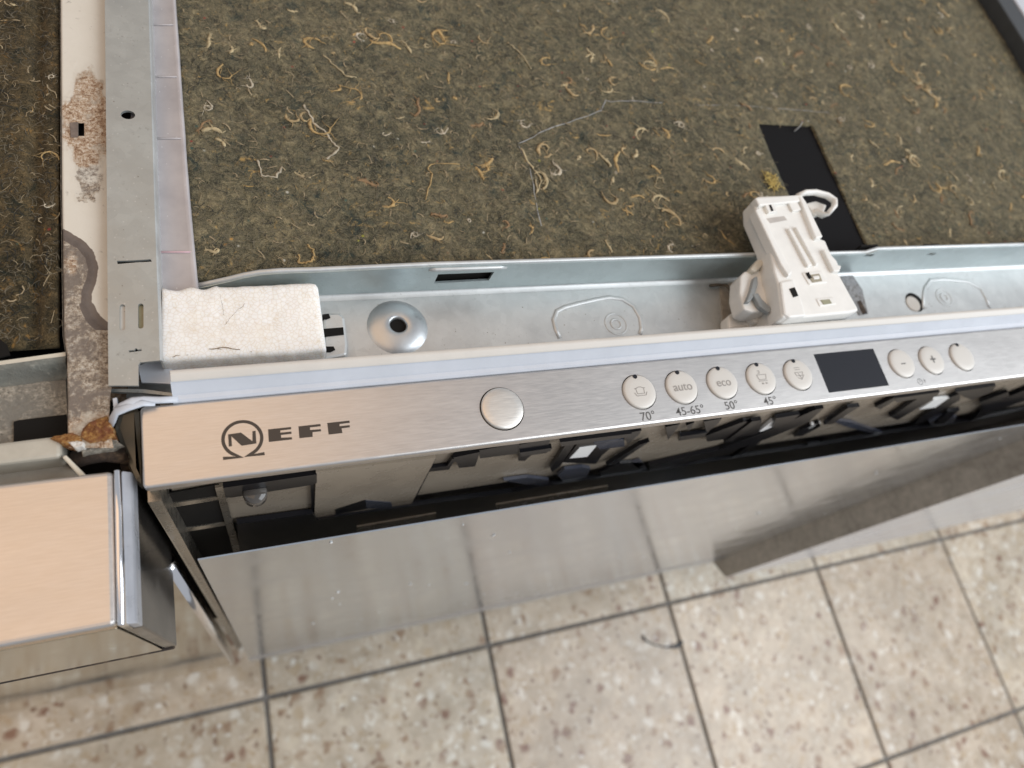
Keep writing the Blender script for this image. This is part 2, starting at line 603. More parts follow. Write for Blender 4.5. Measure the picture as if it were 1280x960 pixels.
# ------------------------------------------------------------------ the dishwasher with the button panel
dw = root('dishwasher', 'dishwasher with its top off, steel button panel and round buttons on the door edge', 'dishwasher', (0.265, 0.3, 0.0))
XL, XR = -0.0338, 0.566
PY0, PY1 = 0.0722, 0.1003       # front and rear edge of the control panel
ZC = ZF - 0.0215                # floor of the front channel
WY = 0.1525                     # rear wall of the front channel
# --- control panel
BY = 0.0868
small = [(x * 0.245) for x in (0.634, 0.7205, 0.808, 0.8955, 0.983)]
right = [(x * 0.245) for x in (1.252, 1.337, 1.427)]
PWX, PWY = 0.0930, 0.0860
DX0, DX1, DYA, DYB = 0.2548, 0.2930, 0.0763, 0.0964
holes = [ring_xy(PWX, PWY, 0.00915)] + [ring_xy(x, BY, 0.0081) for x in small + right]
holes.append([(DX0, DYA), (DX1, DYA), (DX1, DYB), (DX0, DYB)])


def rounded(x0, x1, y0, y1, r, n=5):
    out = []
    for cx, cy, a in ((x1 - r, y1 - r, 0), (x0 + r, y1 - r, 90), (x0 + r, y0 + r, 180), (x1 - r, y0 + r, 270)):
        out += [(cx + r * math.cos(R(a + 90 * k / n)), cy + r * math.sin(R(a + 90 * k / n))) for k in range(n + 1)]
    return out


BR = 0.0011
panel = obj('control_panel', plate(rounded(XL + BR, XR - BR, PY0 + BR, PY1 - BR * 0.5, 0.0006), holes, ZF, 0.0008), STEEL, dw)
# rolled edge round the panel (a swept quarter round and a short lip below it)
bm = bmesh.new()
outer = rounded(XL + BR, XR - BR, PY0 + BR, PY1 - BR * 0.5, 0.0006)
n = len(outer)
prev = None
cxm, cym = (XL + XR) / 2, (PY0 + PY1) / 2
for k in range(8):
    if k < 6:
        a = R(90 * k / 5)
        off, dz = BR * math.sin(a), -BR * (1 - math.cos(a))
    else:
        off, dz = BR, -BR - 0.0030
        if k == 7:
            off = BR - 0.0009
    row = []
    for i, (x, y) in enumerate(outer):
        a0, a1 = Vector(outer[i - 1]), Vector(outer[(i + 1) % n])
        t = (a1 - a0).normalized()
        row.append(bm.verts.new((x + t.y * off, y - t.x * off, ZF + dz)))
    if prev:
        for i in range(n):
            bm.faces.new((prev[i], row[i], row[(i + 1) % n], prev[(i + 1) % n]))
    prev = row
obj('rolled_edge', bm, STEEL, panel, True)
obj('backing_plate', box(XL + 0.003, XR - 0.003, PY0 + 0.003, PY1 - 0.002, ZF - 0.0062, ZF - 0.0022), BLACK, panel)
# --- buttons
bp = lambda r: [(0, 0.00085), (r * 0.6, 0.00080), (r * 0.88, 0.00066), (r * 0.97, 0.00042), (r, 0.0001), (r, -0.0022)]
pw = obj('power_button', lathe(bp(0.00865)), brushed('button_brushed', (0.74, 0.71, 0.66), 0.40, 0.52), panel, True, (PWX, PWY, ZF + 0.0006))
btn_me = to_mesh(lathe(bp(0.00765)), 'push_button', BUTTON, True)
dot_me = to_mesh(lathe([(0, 0.0002), (0.0010, 0.0002), (0.0011, -0.0005)], 16), 'indicator', SCREEN)
for i, x in enumerate(small + right):
    b = link('push_button', btn_me, panel, (x, BY, ZF + 0.0004))
    if i < 5 or i == 7:
        d = link('indicator', dot_me, panel, (x - 0.0004, BY + 0.00675, ZF + 0.00105))
obj('display', box(DX0 + 0.0001, DX1 - 0.0001, DYA + 0.0001, DYB - 0.0001, ZF - 0.003, ZF - 0.0001), SCREEN, panel)


# --- printing
def text_mesh(txt, size, mat, bold=0.0, sx=1.0):
    cu = bpy.data.curves.new('lettering', 'FONT')
    cu.body = txt
    cu.size = size
    cu.align_x = 'CENTER'
    cu.align_y = 'CENTER'
    cu.offset = bold
    cu.extrude = 0.00002
    ob = bpy.data.objects.new('lettering', cu)
    COL.objects.link(ob)
    bpy.context.view_layer.update()
    me = bpy.data.meshes.new_from_object(ob.evaluated_get(bpy.context.evaluated_depsgraph_get()))
    bpy.data.objects.remove(ob)
    me.materials.clear()
    me.materials.append(mat)
    if sx != 1.0:
        me.transform(Matrix.Diagonal((sx, 1, 1, 1)))
    return me


GREYPRINT = Mat('grey_print', (0.10, 0.095, 0.09), 0.5).m
PALEPRINT = Mat('pale_print', (0.30, 0.28, 0.26), 0.5).m
for txt, u, v in (('70°', 810, 520.5), ('45-65°', 863, 513.5), ('50°', 914.5, 507), ('45°', 963, 501.5)):
    p = pz(u, v)
    link('lettering', text_mesh(txt, 0.0053, GREYPRINT, 0.00002, 1.02), panel, (p.x, p.y, ZF + 0.00006))
for txt, k, s in (('auto', 1, 0.0056), ('eco', 2, 0.0056), ('\u2013', 5, 0.0058), ('+', 6, 0.0080)):
    x = (small + right)[k]
    link('lettering', text_mesh(txt, s, GREYPRINT if k > 4 else PALEPRINT, 0.00006 if k > 4 else 0.00001, 0.95), panel, (x, BY - 0.0002, ZF + 0.00134))


def flat_print(name, polys, z, mat, parent):
    bm = bmesh.new()
    for pts in polys:
        add_prism(bm, [(x, y, z) for x, y in pts], (0, 0, 0.00004))
    return obj(name, bm, mat, parent)


def stroke(pts, w):                         # thin printed line: mitred quads butted end to end
    P = [Vector(p) for p in pts]
    closed = (P[0] - P[-1]).length < 1e-7
    if closed:
        P = P[:-1]
    n = len(P)
    off = []
    for i in range(n):
        a = P[i - 1] if (i > 0 or closed) else None
        b = P[(i + 1) % n] if (i < n - 1 or closed) else None
        t0 = (P[i] - a).normalized() if a is not None else None
        t1 = (b - P[i]).normalized() if b is not None else None
        t0, t1 = t0 or t1, t1 or t0
        n0, n1 = Vector((-t0.y, t0.x)), Vector((-t1.y, t1.x))
        mt = (n0 + n1)
        mt = mt.normalized() if mt.length > 0.2 else n0
        off.append(mt * (w / 2 / max(0.45, mt.dot(n0))))
    out = []
    for i in range(n if closed else n - 1):
        k = (i + 1) % n
        out.append([tuple(P[i] + off[i]), tuple(P[i] - off[i]), tuple(P[k] - off[k]), tuple(P[k] + off[k])])
    return out


def symbol(k, lines, w=0.00028, dx=0.0):
    x = (small + right)[k] + dx
    polys = []
    for ln in lines:
        polys += stroke([(x + a * 0.001, BY + b * 0.001) for a, b in ln], w)
    flat_print('symbol', polys, ZF + 0.00128, PALEPRINT, panel)


pot = [(-2.6, 1.2), (-1.9, 1.2), (-1.7, -1.2), (1.7, -1.2), (1.9, 1.2), (2.6, 1.2)]
symbol(0, [pot, [(-1.9, 1.2), (-0.6, 1.8), (0.6, 1.8), (1.9, 1.2)], [(-3, -0.6), (-2.2, -2.1), (2.2, -2.1), (3, -0.6)]])
symbol(3, [[(-1.6, 3.6), (-0.6, 3.6), (-0.6, 2.4), (-1.6, 2.4)], [(-2.6, 1.6), (-2.0, -0.8), (1.8, -0.8), (2.6, 1.6), (-2.6, 1.6)], [(-2.6, -1.5), (2.4, -1.5)],
           [(-1.2, -2.4), (-0.2, -3.0)], [(-0.2, -2.4), (-1.2, -3.0)], [(0.8, -2.4), (1.8, -3.0)], [(1.8, -2.4), (0.8, -3.0)]])
symbol(4, [[(-1.8, 3.2), (1.2, 3.2)], [(-1.8, 2.2), (1.2, 2.2)], [(-2.4, 0.8), (-1.8, -0.9), (1.4, -0.9), (2.2, 0.8), (-2.4, 0.8)], [(-1.6, -1.8), (0.4, -2.8), (2.4, -0.6)], [(-0.6, 0.4), (0.4, -2.2)]])
c = pz(1150, 477)
polys = stroke([(c.x + 0.0016 * math.cos(a * 0.45), c.y + 0.0016 * math.sin(a * 0.45)) for a in range(15)], 0.00022)
polys += stroke([(c.x, c.y + 0.0012), (c.x, c.y), (c.x + 0.0008, c.y)], 0.0002)
polys += stroke([(c.x + 0.003, c.y - 0.0012), (c.x + 0.003, c.y + 0.001), (c.x + 0.004, c.y - 0.0002)], 0.0002)
flat_print('symbol', polys, ZF + 0.00003, GREYPRINT, panel)
# the maker's emblem and word mark
Zq = lambda a: [tuple(pz(140 + x / 4, 500 + y / 4).xy) for x, y in a]
word = [Zq([(780, 147), (895, 135), (896, 146), (842, 152), (842, 163), (897, 158), (898, 169), (845, 175), (846, 189), (899, 186), (901, 197), (784, 210)]),
        Zq([(932, 132), (1042, 120), (1044, 131), (990, 137), (990, 150), (1044, 146), (1046, 156), (1003, 161), (1003, 184), (937, 191)]),
        Zq([(1076, 115), (1187, 103), (1189, 114), (1138, 120), (1138, 131), (1188, 126), (1190, 136), (1148, 142), (1152, 165), (1083, 173)])]
for w in word:
    flat_print('letter', [w], ZF + 0.00003, PRINT, panel)
c = pz(303, 548.6)
c0, c1 = pz(277.2, 551), pz(328.6, 545.5)
rr = (c1 - c0).length / 2 - 0.0004
cc = (c0 + c1) / 2
f = Zq([(555, 292), (640, 285), (678, 279), (763, 268)])
ringp = [(cc.x + rr * math.cos(R(a)), cc.y + rr * math.sin(R(a))) for a in range(-62, 243, 5)]
polys = stroke([f[3], f[2]] + ringp + [f[1], f[0]], 0.00112)
polys.append(Zq([(580, 172), (645, 163), (702, 206), (702, 156), (718, 154), (722, 217), (648, 229), (597, 182), (600, 231), (584, 233)]))
flat_print('emblem', polys, ZF + 0.00003, PRINT, panel)

# --- pale seal strip behind the panel
prof = [(0.1007, -0.006), (0.1009, 0.0002), (0.1016, 0.0010), (0.1030, 0.0013), (0.1034, 0.0020), (0.1060, 0.0052), (0.1064, 0.0062), (0.1098, 0.0067), (0.1104, 0.0060), (0.1106, -0.004), (0.1104, -0.021)]
bm, rows = sweep([(y, ZF + z) for y, z in prof], -0.0235, XR, 60)
for r_, x in ((rows[0], 1), (rows[-1], 0)):
    bm.faces.new(r_ if x else r_[::-1])
seal = obj('seal_strip', bm, SEAL, dw)
bm, rows = sweep([(y, ZF + z) for y, z in ((0.1061, 0.0060), (0.1064, 0.0068), (0.1078, 0.0067), (0.1081, 0.0071), (0.1096, 0.0072), (0.1102, 0.0066))], -0.0232, XR, 4)
obj('seal_ridge', bm, SEALCREAM, seal, True)  # cream copy of the seal, warm light on the ridge painted in
# torn end of the seal hanging over the corner
def ribbon(pix, w, zr, dz=0.0008):
    pts = [pz(u, v, z) for (u, v), z in zip(pix, zr)]
    bm = bmesh.new()
    add_tube(bm, pts, w, 6, 0.45)
    return bm
obj('seal_end', ribbon([(222, 499), (200, 500), (180, 500), (166, 502), (152, 508), (143, 513)], [0.0013, 0.0013, 0.0015, 0.0017, 0.0015, 0.0010], [0.001, 0.001, 0.002, 0.003, 0.002, 0.001]), SEAL, dw, True)
obj('seal_end', ribbon([(194, 505.5), (178, 504), (160, 509), (146, 514), (141, 524), (136, 536)], [0.0006, 0.0012, 0.0014, 0.0016, 0.0015, 0.0011], [0.002, 0.003, 0.003, 0.002, -0.002, -0.006]), SEAL, dw, True)
obj('seal_end', slab([(141, 498), (146, 497), (147, 510), (142, 511)], 0.0, 0.002), SEAL, dw)

# --- front channel: floor, wall, lip
CX0 = -0.0300
rail = obj('front_rail', box(CX0, XR, 0.1006, WY + 0.001, ZC - 0.001, ZC), GALV, dw)
top = [(247, 358), (262, 355), (287, 349.5), (305, 345), (325, 341.3), (350, 339.3), (395, 338)]
bm = bmesh.new()
tops = [py(u, v, WY) for u, v in top]
pts = [Vector((p.x, WY, min(p.z, ZF))) for p in tops] + [Vector((x, WY, ZF)) for x in (0.078, 0.105, 0.2, 0.278, 0.281)]
pts += [Vector((0.282, WY, ZF - 0.001)), Vector((0.318, WY, ZF - 0.001)), Vector((0.323, WY, ZF + 0.0022)), Vector((XR, WY, ZF + 0.0022))]
SLX0, SLX1, SLZ0, SLZ1 = 0.0803, 0.1053, ZF - 0.0134, ZF - 0.0060
# wall face with the rectangular slot cut out
ring = [(p.x, p.z) for p in pts] + [(XR, ZC + 0.0022), (CX0, ZC + 0.0022)]
def upright_plate(outer, holes, y, thick):
    b = plate(outer, holes, 0, thick)
    bmesh.ops.transform(b, matrix=Matrix(((1, 0, 0, 0), (0, 0, -1, y), (0, 1, 0, 0), (0, 0, 0, 1))), verts=b.verts)
    return b
holes2 = [[(SLX0, SLZ0), (SLX1, SLZ0 + 0.0006), (SLX1 + 0.0006, SLZ1 + 0.0003), (SLX0 + 0.0003, SLZ1)]]
for u, v in ((1085, 317.5), (1163, 316)):
    q = py(u, v, WY)
    holes2.append([(q.x - 0.0035, q.z - 0.0012), (q.x + 0.0025, q.z - 0.0012), (q.x + 0.0035, q.z + 0.0012), (q.x - 0.0025, q.z + 0.0012)])
wall = obj('rail_wall', upright_plate(ring, holes2, WY, -0.0010), galv('shaded_zinc', (0.46, 0.53, 0.535), 0.42, 0.7), rail)  # same zinc in a darker blue-green, the wall's shading painted in
obj('slot_shade', box(SLX0 - 0.004, SLX1 + 0.004, WY + 0.0013, WY + 0.002, SLZ0 - 0.005, SLZ1 + 0.004), HOLE, rail)
for u, v in ((1085, 317.5), (1163, 316)):
    q = py(u, v, WY)
    obj('slot_shade', box(q.x - 0.006, q.x + 0.006, WY + 0.003, WY + 0.004, q.z - 0.004, q.z + 0.003), HOLE, rail)
bm, _ = sweep([(WY, ZC + 0.0024), (WY - 0.0003, ZC + 0.0012), (WY - 0.0012, ZC + 0.0004), (WY - 0.0030, ZC + 0.0001)], CX0, XR, 8)
obj('rail_bend', bm, GALV, rail, True)
lipp = [p + Vector((0, 0.0004, 0)) for p in pts]
obj('rail_lip', tube(lipp, 0.0010, 8), GALV, rail, True)
bm = tube([(0.0760, WY - 0.0006, ZF - 0.0022), (0.0788, WY - 0.0012, ZF - 0.0016), (0.1070, WY - 0.0012, ZF - 0.0016), (0.1105, WY - 0.0006, ZF - 0.0024)], 0.0010, 8)
obj('rail_tab', bm, GALV, rail, True)
# domed washer
w = pz(497, 409, -0.0215)
obj('domed_washer', lathe([(0.00345, 0.0005), (0.0036, 0.0022), (0.0044, 0.0025), (0.0065, 0.0024), (0.0095, 0.0019), (0.0118, 0.0009), (0.0127, 0.0002), (0.0130, 0.0)], 64),
    make('bright_zinc', (0.58, 0.60, 0.61), 0.36, 0.85, var=0.1, sc=90), rail, True, (w.x, w.y, ZC))
obj('washer_hole', lathe([(0, 0.0006), (0.00352, 0.0006)], 32), HOLE, rail, False, (w.x, w.y, ZC))
# pressed oval and ring
def loop(pix, zr=-0.0215):
    return [pz(u, v, zr) for u, v in pix]
obj('pressed_oval', tube(loop([(700, 423), (695, 412), (692, 400), (696, 389), (706, 384), (725, 379), (745, 374.5), (762, 371.5), (778, 374), (792, 383), (800, 397), (802, 410), (800, 418)]), 0.00115, 8, 0.5), GALV, rail, True)
obj('pressed_oval', tube(loop([(1154, 386), (1154, 371), (1156, 360), (1163, 350), (1180, 349), (1210, 352), (1226, 361), (1233, 374), (1237, 385)]), 0.00115, 8, 0.5), GALV, rail, True)
for (u, v) in ((770, 405), (1180, 372)):
    q = pz(u, v, -0.0215)
    obj('pressed_ring', tube([(x, y, ZC) for x, y in ring_xy(q.x, q.y, 0.0056, 32)], 0.0005, 6, 0.5, True), GALV, rail, True)
    obj('pressed_ring', tube([(x, y, ZC) for x, y in ring_xy(q.x, q.y, 0.0026, 24)], 0.0006, 6, 0.6, True), GALV, rail, True)
q = pz(1143, 378, -0.0215)
obj('rail_hole', lathe([(0, 0.0002), (0.0062, 0.0002)], 32), HOLE, rail, False, (q.x, q.y, ZC))
q = pz(1141, 380, -0.0215)
obj('rail_hole_plug', lathe([(0, 0.0006), (0.0045, 0.0006), (0.0050, 0.0002)], 32), SEALCREAM, rail, False, (q.x, q.y, ZC))
# notched bracket beside the polystyrene
br = obj('notched_bracket', slab([(404, 391), (424, 390), (431, 396), (435, 430), (434, 444), (404, 450)], -0.0165, 0.005, 0.0012), GALV, rail)
for pp in ([(403, 393), (411, 392), (413, 397), (408, 399), (403, 398)], [(404, 411), (429, 409), (430, 418), (404, 421)], [(405, 433), (417, 433), (419, 437), (413, 440), (405, 440)]):
    obj('notch', slab(pp, -0.0161, 0.002), HOLE, br)

# --- left end of the channel, corner below the side rail
bm, _ = sweep([(0.150, ZF - 0.0215), (0.122, ZF - 0.0213), (0.1155, ZF - 0.0195), (0.1125, ZF - 0.0160), (0.1105, ZF - 0.0145)], -0.040, 0.02, 6)
obj('channel_end', bm, GALV, rail, True)
obj('corner_plate', slab([(172, 455), (200, 451), (222, 467), (220, 480), (177, 478)], -0.010, 0.001, 0), make('highlight_zinc', (0.66, 0.70, 0.76), 0.34, 0.15, var=0.06, sc=50), rail)  # bluish highlight on the rounded metal, painted as a pale colour
obj('rusty_floor', slab([(138, 470), (218, 468), (224, 505), (138, 500)], -0.0205, 0.002), mat_crust('rusted_floor', [(0.34, (0.08, 0.055, 0.04)), (0.5, (0.24, 0.17, 0.11)), (0.66, (0.46, 0.40, 0.33))], 300, 70, (0.20, 0.13, 0.08)), rail)
obj('corner_edge', slab([(138, 486), (180, 486.5), (220, 492), (220, 495.5), (178, 491), (139, 489.5)], -0.008, 0.0015), GALV2, rail)

# --- side rail (left), flat top with cut-outs
def pill(u0, v0, u1, v1, hw, zr=0.0, n=6):
    a, b = pz(u0, v0, zr), pz(u1, v1, zr)
    t = (b - a).normalized()
    s = Vector((-t.y, t.x, 0))
    out = []
    for k in range(n + 1):
        an = math.pi * k / n
        out.append(tuple((a + (s * math.cos(an) - t * math.sin(an)) * hw).xy))
    for k in range(n + 1):
        an = math.pi * k / n
        out.append(tuple((b + (-s * math.cos(an) + t * math.sin(an)) * hw).xy))
    return out
bx0, bx1 = -0.0415, -0.0250
o = [(-0.0405, 0.60)] + xy([(131, 0), (133.5, 240), (135.5, 482), (173, 482), (173, 456), (175, 453), (200, 450.5), (192.5, 240), (185.5, 0)]) + [(-0.0235, 0.60)]
c = pz(160, 143.5)
hl = [ring_xy(c.x, c.y, 0.00255, 24, 0.0022), pill(153, 383, 153, 410, 0.00085), pill(176, 382, 176, 408, 0.00085),
      xy([(146, 326), (164, 325.5), (188, 324), (190, 327), (172, 328), (147, 330)]), xy([(161, 438), (168, 437.5), (169, 435.5), (171, 435.5), (172, 437), (177, 436.5), (177, 438.5), (161, 440.5)])]
side = obj('side_rail', plate(o, hl, ZF, 0.0010), GALV2, dw)
e = [Vector((-0.0235, 0.60, ZF - 0.0007))] + [pz(u, v, -0.0007) for u, v in ((185.5, 0), (189, 120), (192.5, 240), (196.5, 350), (200, 451))]
bm = bmesh.new()
prevr = None
for p in e:
    r_ = [bm.verts.new(p + Vector(d)) for d in ((-0.0002, 0, 0.0007), (0.0006, 0, 0.0002), (0.0009, 0, -0.0012), (0.0009, 0, -0.0085))]
    if prevr:
        for k in range(3):
            bm.faces.new((prevr[k], prevr[k + 1], r_[k + 1], r_[k]))
    prevr = r_
obj('rail_fold', bm, GALV, side, True)
obj('rail_inside', slab([(131, -200), (183, -200), (198, 448), (137, 470)], -0.010, 0.002), HOLE, side)
obj('packing', slab([(149, 375), (158, 375), (158, 416), (149, 416)], -0.0011, 0.003), SEALCREAM, side)
obj('packing', slab([(172, 378), (184, 378), (184, 412), (172, 412)], -0.0014, 0.003), make('olive_packing', (0.36, 0.32, 0.20), 0.6), side)
obj('packing', slab([(168, 323), (178, 322), (178, 332), (168, 332)], -0.003, 0.004), GALV, side)
obj('packing', slab([(163.5, 135), (170, 135), (170, 151), (163.5, 151)], -0.004, 0.004), STRIP, side)

# --- milky plastic strip between the rail and the mat
st_l = [(184, -120), (187, 0), (194, 240), (200, 362)]
st_r = [(215, -120), (219, 0), (236, 240), (248, 364)]
bm = bmesh.new()
pr_ = None
N = 40
def lerp_poly(pl, v):
    for a, b in zip(pl, pl[1:]):
        if v <= b[1]:
            t = (v - a[1]) / (b[1] - a[1])
            return a[0] + (b[0] - a[0]) * t
    return pl[-1][0]
for i in range(N + 1):
    v = -120 + 484 * i / N
    l, r_ = pz(lerp_poly(st_l, v), v, -0.0085), pz(lerp_poly(st_r, v), v, -0.0075)
    row = [bm.verts.new(p) for p in (l, l * 0.15 + r_ * 0.85, r_ + Vector((-0.0008, 0, 0.0006)), r_, r_ + Vector((0.0002, 0, -0.003)))]
    if pr_:
        for k in range(4):
            bm.faces.new((pr_[k], pr_[k + 1], row[k + 1], row[k]))
    pr_ = row
ps = obj('plastic_strip', bm, STRIP, dw, True)
for v in (31, 96, 173, 315):
    a, b = pz(lerp_poly(st_l, v), v, -0.0082), pz(lerp_poly(st_r, v) - 1, v, -0.0074)
    obj('moulded_line', tube([a, (a + b) / 2 + Vector((0, 0, 0.0001)), b], 0.00042, 6, 0.5), STRIP if v < 300 else make('pink_line', (0.62, 0.42, 0.45), 0.4), ps, True)

# --- right-hand side rail far at the back
bm = prism([(0.566, 0.60, ZF - 0.012), (0.566, 0.10, ZF - 0.012), (0.585, 0.10, ZF - 0.012), (0.585, 0.60, ZF - 0.012)], (0, 0, 0.013), 0.0008)
obj('side_rail', bm, DARKRAIL, dw)
obj('side_panel', box(0.5853, 0.604, 0.06, 0.60, 0.10, ZF + 0.002, 0.001), PALEPANEL, dw)
# --- tub body under everything
obj('tub_body', box(-0.026, 0.560, 0.156, 0.62, 0.05, ZF - 0.018), HOLE, dw)

# --- front of the door under the panel: recess with ribs
RY = 0.0800
obj('inner_plate', box(XL + 0.005, XR - 0.002, RY, RY + 0.002, ZF - 0.100, ZF - 0.006), TAUPE, dw)
obj('door_core', box(XL + 0.002, XR - 0.002, RY + 0.0022, 0.0985, 0.19, ZF - 0.0065), BLACK, dw)
def front_piece(name, pix, mat, depth=0.004, y=RY - 0.0005, bv=0.0):
    pts = [py(u, v, y - depth) for u, v in pix]
    return obj(name, prism(pts, (0, depth, 0), bv), mat, dw)
cav = obj('recess_shade', prism([py(u, v, RY - 0.0006) for u, v in ((198, 618), (276, 604), (300, 693), (246, 702), (206, 640))], (0, -0.0004, 0)), HOLE, dw)  # flat dark patch painting the shade inside the left recess
front_piece('rib', [(268.7, 610), (278.7, 608), (301.5, 692), (293, 694)], EDGE, 0.0015)
front_piece('rib', [(206, 631), (272, 621), (273, 625), (209, 635.5)], EDGE, 0.0010)
front_piece('rib', [(230, 661), (283, 653), (284, 656.5), (232, 665)], EDGE, 0.0010)
front_piece('black_frame', [(279, 610), (396, 593), (396, 604), (391, 606), (290, 622), (282, 622)], BLACK, 0.002)
obj('clear_knob', lathe([(0, 0.006), (0.004, 0.006), (0.0046, 0.005), (0.0046, 0), (0, 0)], 24), make('clear_plastic', (0.10, 0.09, 0.08), 0.08), dw, True, py(318, 608, 0.0795) + Vector((0, -0.003, -0.003)))
front_piece('black_frame', [(296, 655), (391, 642), (396, 650), (419, 646), (512, 633), (640, 615.5), (690, 606), (815, 588), (915, 573), (1035, 555), (1115, 541), (1215, 526), (1290, 510), (1290, 522), (1115, 552), (915, 586), (812, 602),
                            (760, 602), (640, 630), (545, 640), (446, 657), (446, 672), (300, 694)], BLACK, 0.0025, RY - 0.0008)
front_piece('lower_ledge', [(446, 659), (545, 642), (545, 655), (446, 672)], TAUPE, 0.001, RY - 0.0036)
front_piece('lower_ledge', [(620, 631), (760, 608), (760, 621), (620, 645)], TAUPE, 0.001, RY - 0.0036)
front_piece('black_frame', [(388, 594), (392, 594), (394, 648), (390, 652)], BLACK, 0.001)
front_piece('panel_step', [(395, 590), (545, 572), (513, 632), (393, 648)], TAUPE, 0.0016)
front_piece('rib', [(540, 574), (545, 573), (515, 632), (510, 633)], BLACK, 0.0015)
front_piece('rib', [(534, 586), (559, 582.5), (565, 574), (577, 571), (577, 575), (567, 578), (561, 587), (533, 590)], BLACK, 0.0015)
front_piece('rib', [(453, 584), (456, 584), (456, 600), (454, 600)], BLACK, 0.0010)
front_piece('clip', [(567, 572), (600, 565), (594, 583), (574, 585)], BLACK, 0.0018)
front_piece('clip', [(599, 563), (650, 554), (648, 567), (600, 573)], BLACK, 0.0015)
front_piece('clip', [(649, 556), (688, 548), (684, 566), (664, 569), (656, 576), (648, 576)], BLACK, 0.0018)
front_piece('clip', [(419, 637), (457, 625), (458, 636), (420, 643)], BLACK, 0.0018)
front_piece('clip', [(457, 625.5), (489, 628), (491, 635), (458, 636)], CLIPBLUE, 0.0018)  # lit top face of the black clip, painted as a bluish piece
front_piece('clip', [(630, 601), (660, 597), (686, 600), (685, 607), (660, 606)], CLIPBLUE, 0.0018)
front_piece('rib', [(711, 550), (724, 547), (700, 583), (690, 590), (688, 586)], BLACK, 0.0020)
front_piece('clip', [(704, 578), (724, 552), (762, 542), (776, 548), (752, 570), (745, 580)], BLACK, 0.0015)
front_piece('bright_patch', [(712, 573), (724.5, 560), (746, 557), (734, 571)], BRIGHTPATCH, 0.0018)  # white tab painting the light that shows in a slot, likewise those below
front_piece('clip', [(742, 553), (780, 549), (781, 558), (750, 562)], CLIPBLUE, 0.0018)
front_piece('clip', [(697, 594), (706, 587), (728, 584), (738, 586), (733, 596), (705, 603)], CLIPBLUE, 0.0018)
for a, b, c_, d in ((781, 802, 541, 556), (832, 850, 533, 550), (858, 868, 531, 539), (880, 902, 526, 542)):
    front_piece('tooth', [(a, c_ + 1), (b, c_ - 3), (b - 4, c_ + 3), (a + 3, d)], BLACK, 0.0020)
front_piece('clip', [(750, 590), (775, 579), (803, 578), (810, 588), (790, 598), (752, 598)], BLACK, 0.0018)
front_piece('clip', [(789, 579), (800, 576), (809, 586), (804, 589)], CLIPBLUE, 0.0018)
front_piece('rib', [(882, 545), (930, 527), (952, 527), (948, 543), (884, 552)], BLACK, 0.0020)
front_piece('rib', [(812, 582), (900, 562), (960, 538), (1020, 512), (1030, 510), (1010, 528), (950, 552), (900, 569), (812, 590)], BLACK, 0.0025)
front_piece('bright_patch', [(949, 539.5), (965, 526.5), (988, 524), (972, 537)], BRIGHTPATCH, 0.0018)
front_piece('rib', [(912, 574), (918, 574), (950, 553), (945, 551)], BLACK, 0.0020)
front_piece('clip', [(992, 546), (1000, 538), (1024, 528), (1026, 533), (1003, 545)], BLACK, 0.0018)
front_piece('bright_patch', [(1010, 536), (1015, 531), (1026, 529), (1021, 535)], BRIGHTPATCH, 0.0018)
front_piece('clip', [(1002, 566), (1010, 556), (1025, 554), (1037, 558), (1036, 566), (1020, 571)], BLACK, 0.0018)
front_piece('clip', [(1034, 524), (1065, 528), (1103, 541), (1097, 543), (1060, 534)], CLIPBLUE, 0.0018)
front_piece('rib', [(1094, 509), (1118, 497), (1123, 498), (1100, 512)], BLACK, 0.0020)
front_piece('rib', [(1112, 521), (1120, 517), (1150, 496), (1170, 492), (1165, 500), (1122, 525)], BLACK, 0.0025)
front_piece('rib', [(1140, 533), (1152, 522), (1188, 497), (1200, 492), (1200, 500), (1150, 530)], BLACK, 0.0020)
front_piece('bright_patch', [(1149, 512), (1167, 500), (1188, 497), (1172, 509)], BRIGHTPATCH, 0.0018)
front_piece('clip', [(1160, 525), (1180, 518), (1196, 521), (1190, 530), (1165, 533)], CLIPBLUE, 0.0018)
front_piece('rib', [(1195, 490), (1245, 482), (1240, 490), (1215, 500), (1205, 496)], BLACK, 0.0020)
front_piece('rib', [(1215, 526), (1232, 508), (1290, 484), (1290, 498), (1250, 512)], BLACK, 0.0025)
front_piece('bright_patch', [(1270, 495), (1276, 490), (1292, 487), (1288, 493)], BRIGHTPATCH, 0.0018)

for q in ([(800, 556), (812, 552), (770, 580), (758, 582)], [(940, 527), (952, 525), (915, 552), (905, 553)], [(970, 523), (1000, 518), (985, 530), (965, 535)],
          [(1060, 510), (1075, 508), (1040, 530), (1030, 531)], [(1118, 498), (1175, 490), (1172, 494), (1120, 503)], [(1185, 515), (1200, 512), (1180, 530), (1168, 531)],
          [(1225, 503), (1260, 490), (1262, 495), (1228, 510)], [(650, 566), (690, 560), (688, 564), (652, 571)], [(700, 553), (790, 542), (788, 546), (702, 558)], [(850, 546), (884, 541), (880, 546), (848, 551)]):
    front_piece('rib', q, BLACK, 0.0022, RY - 0.0012)

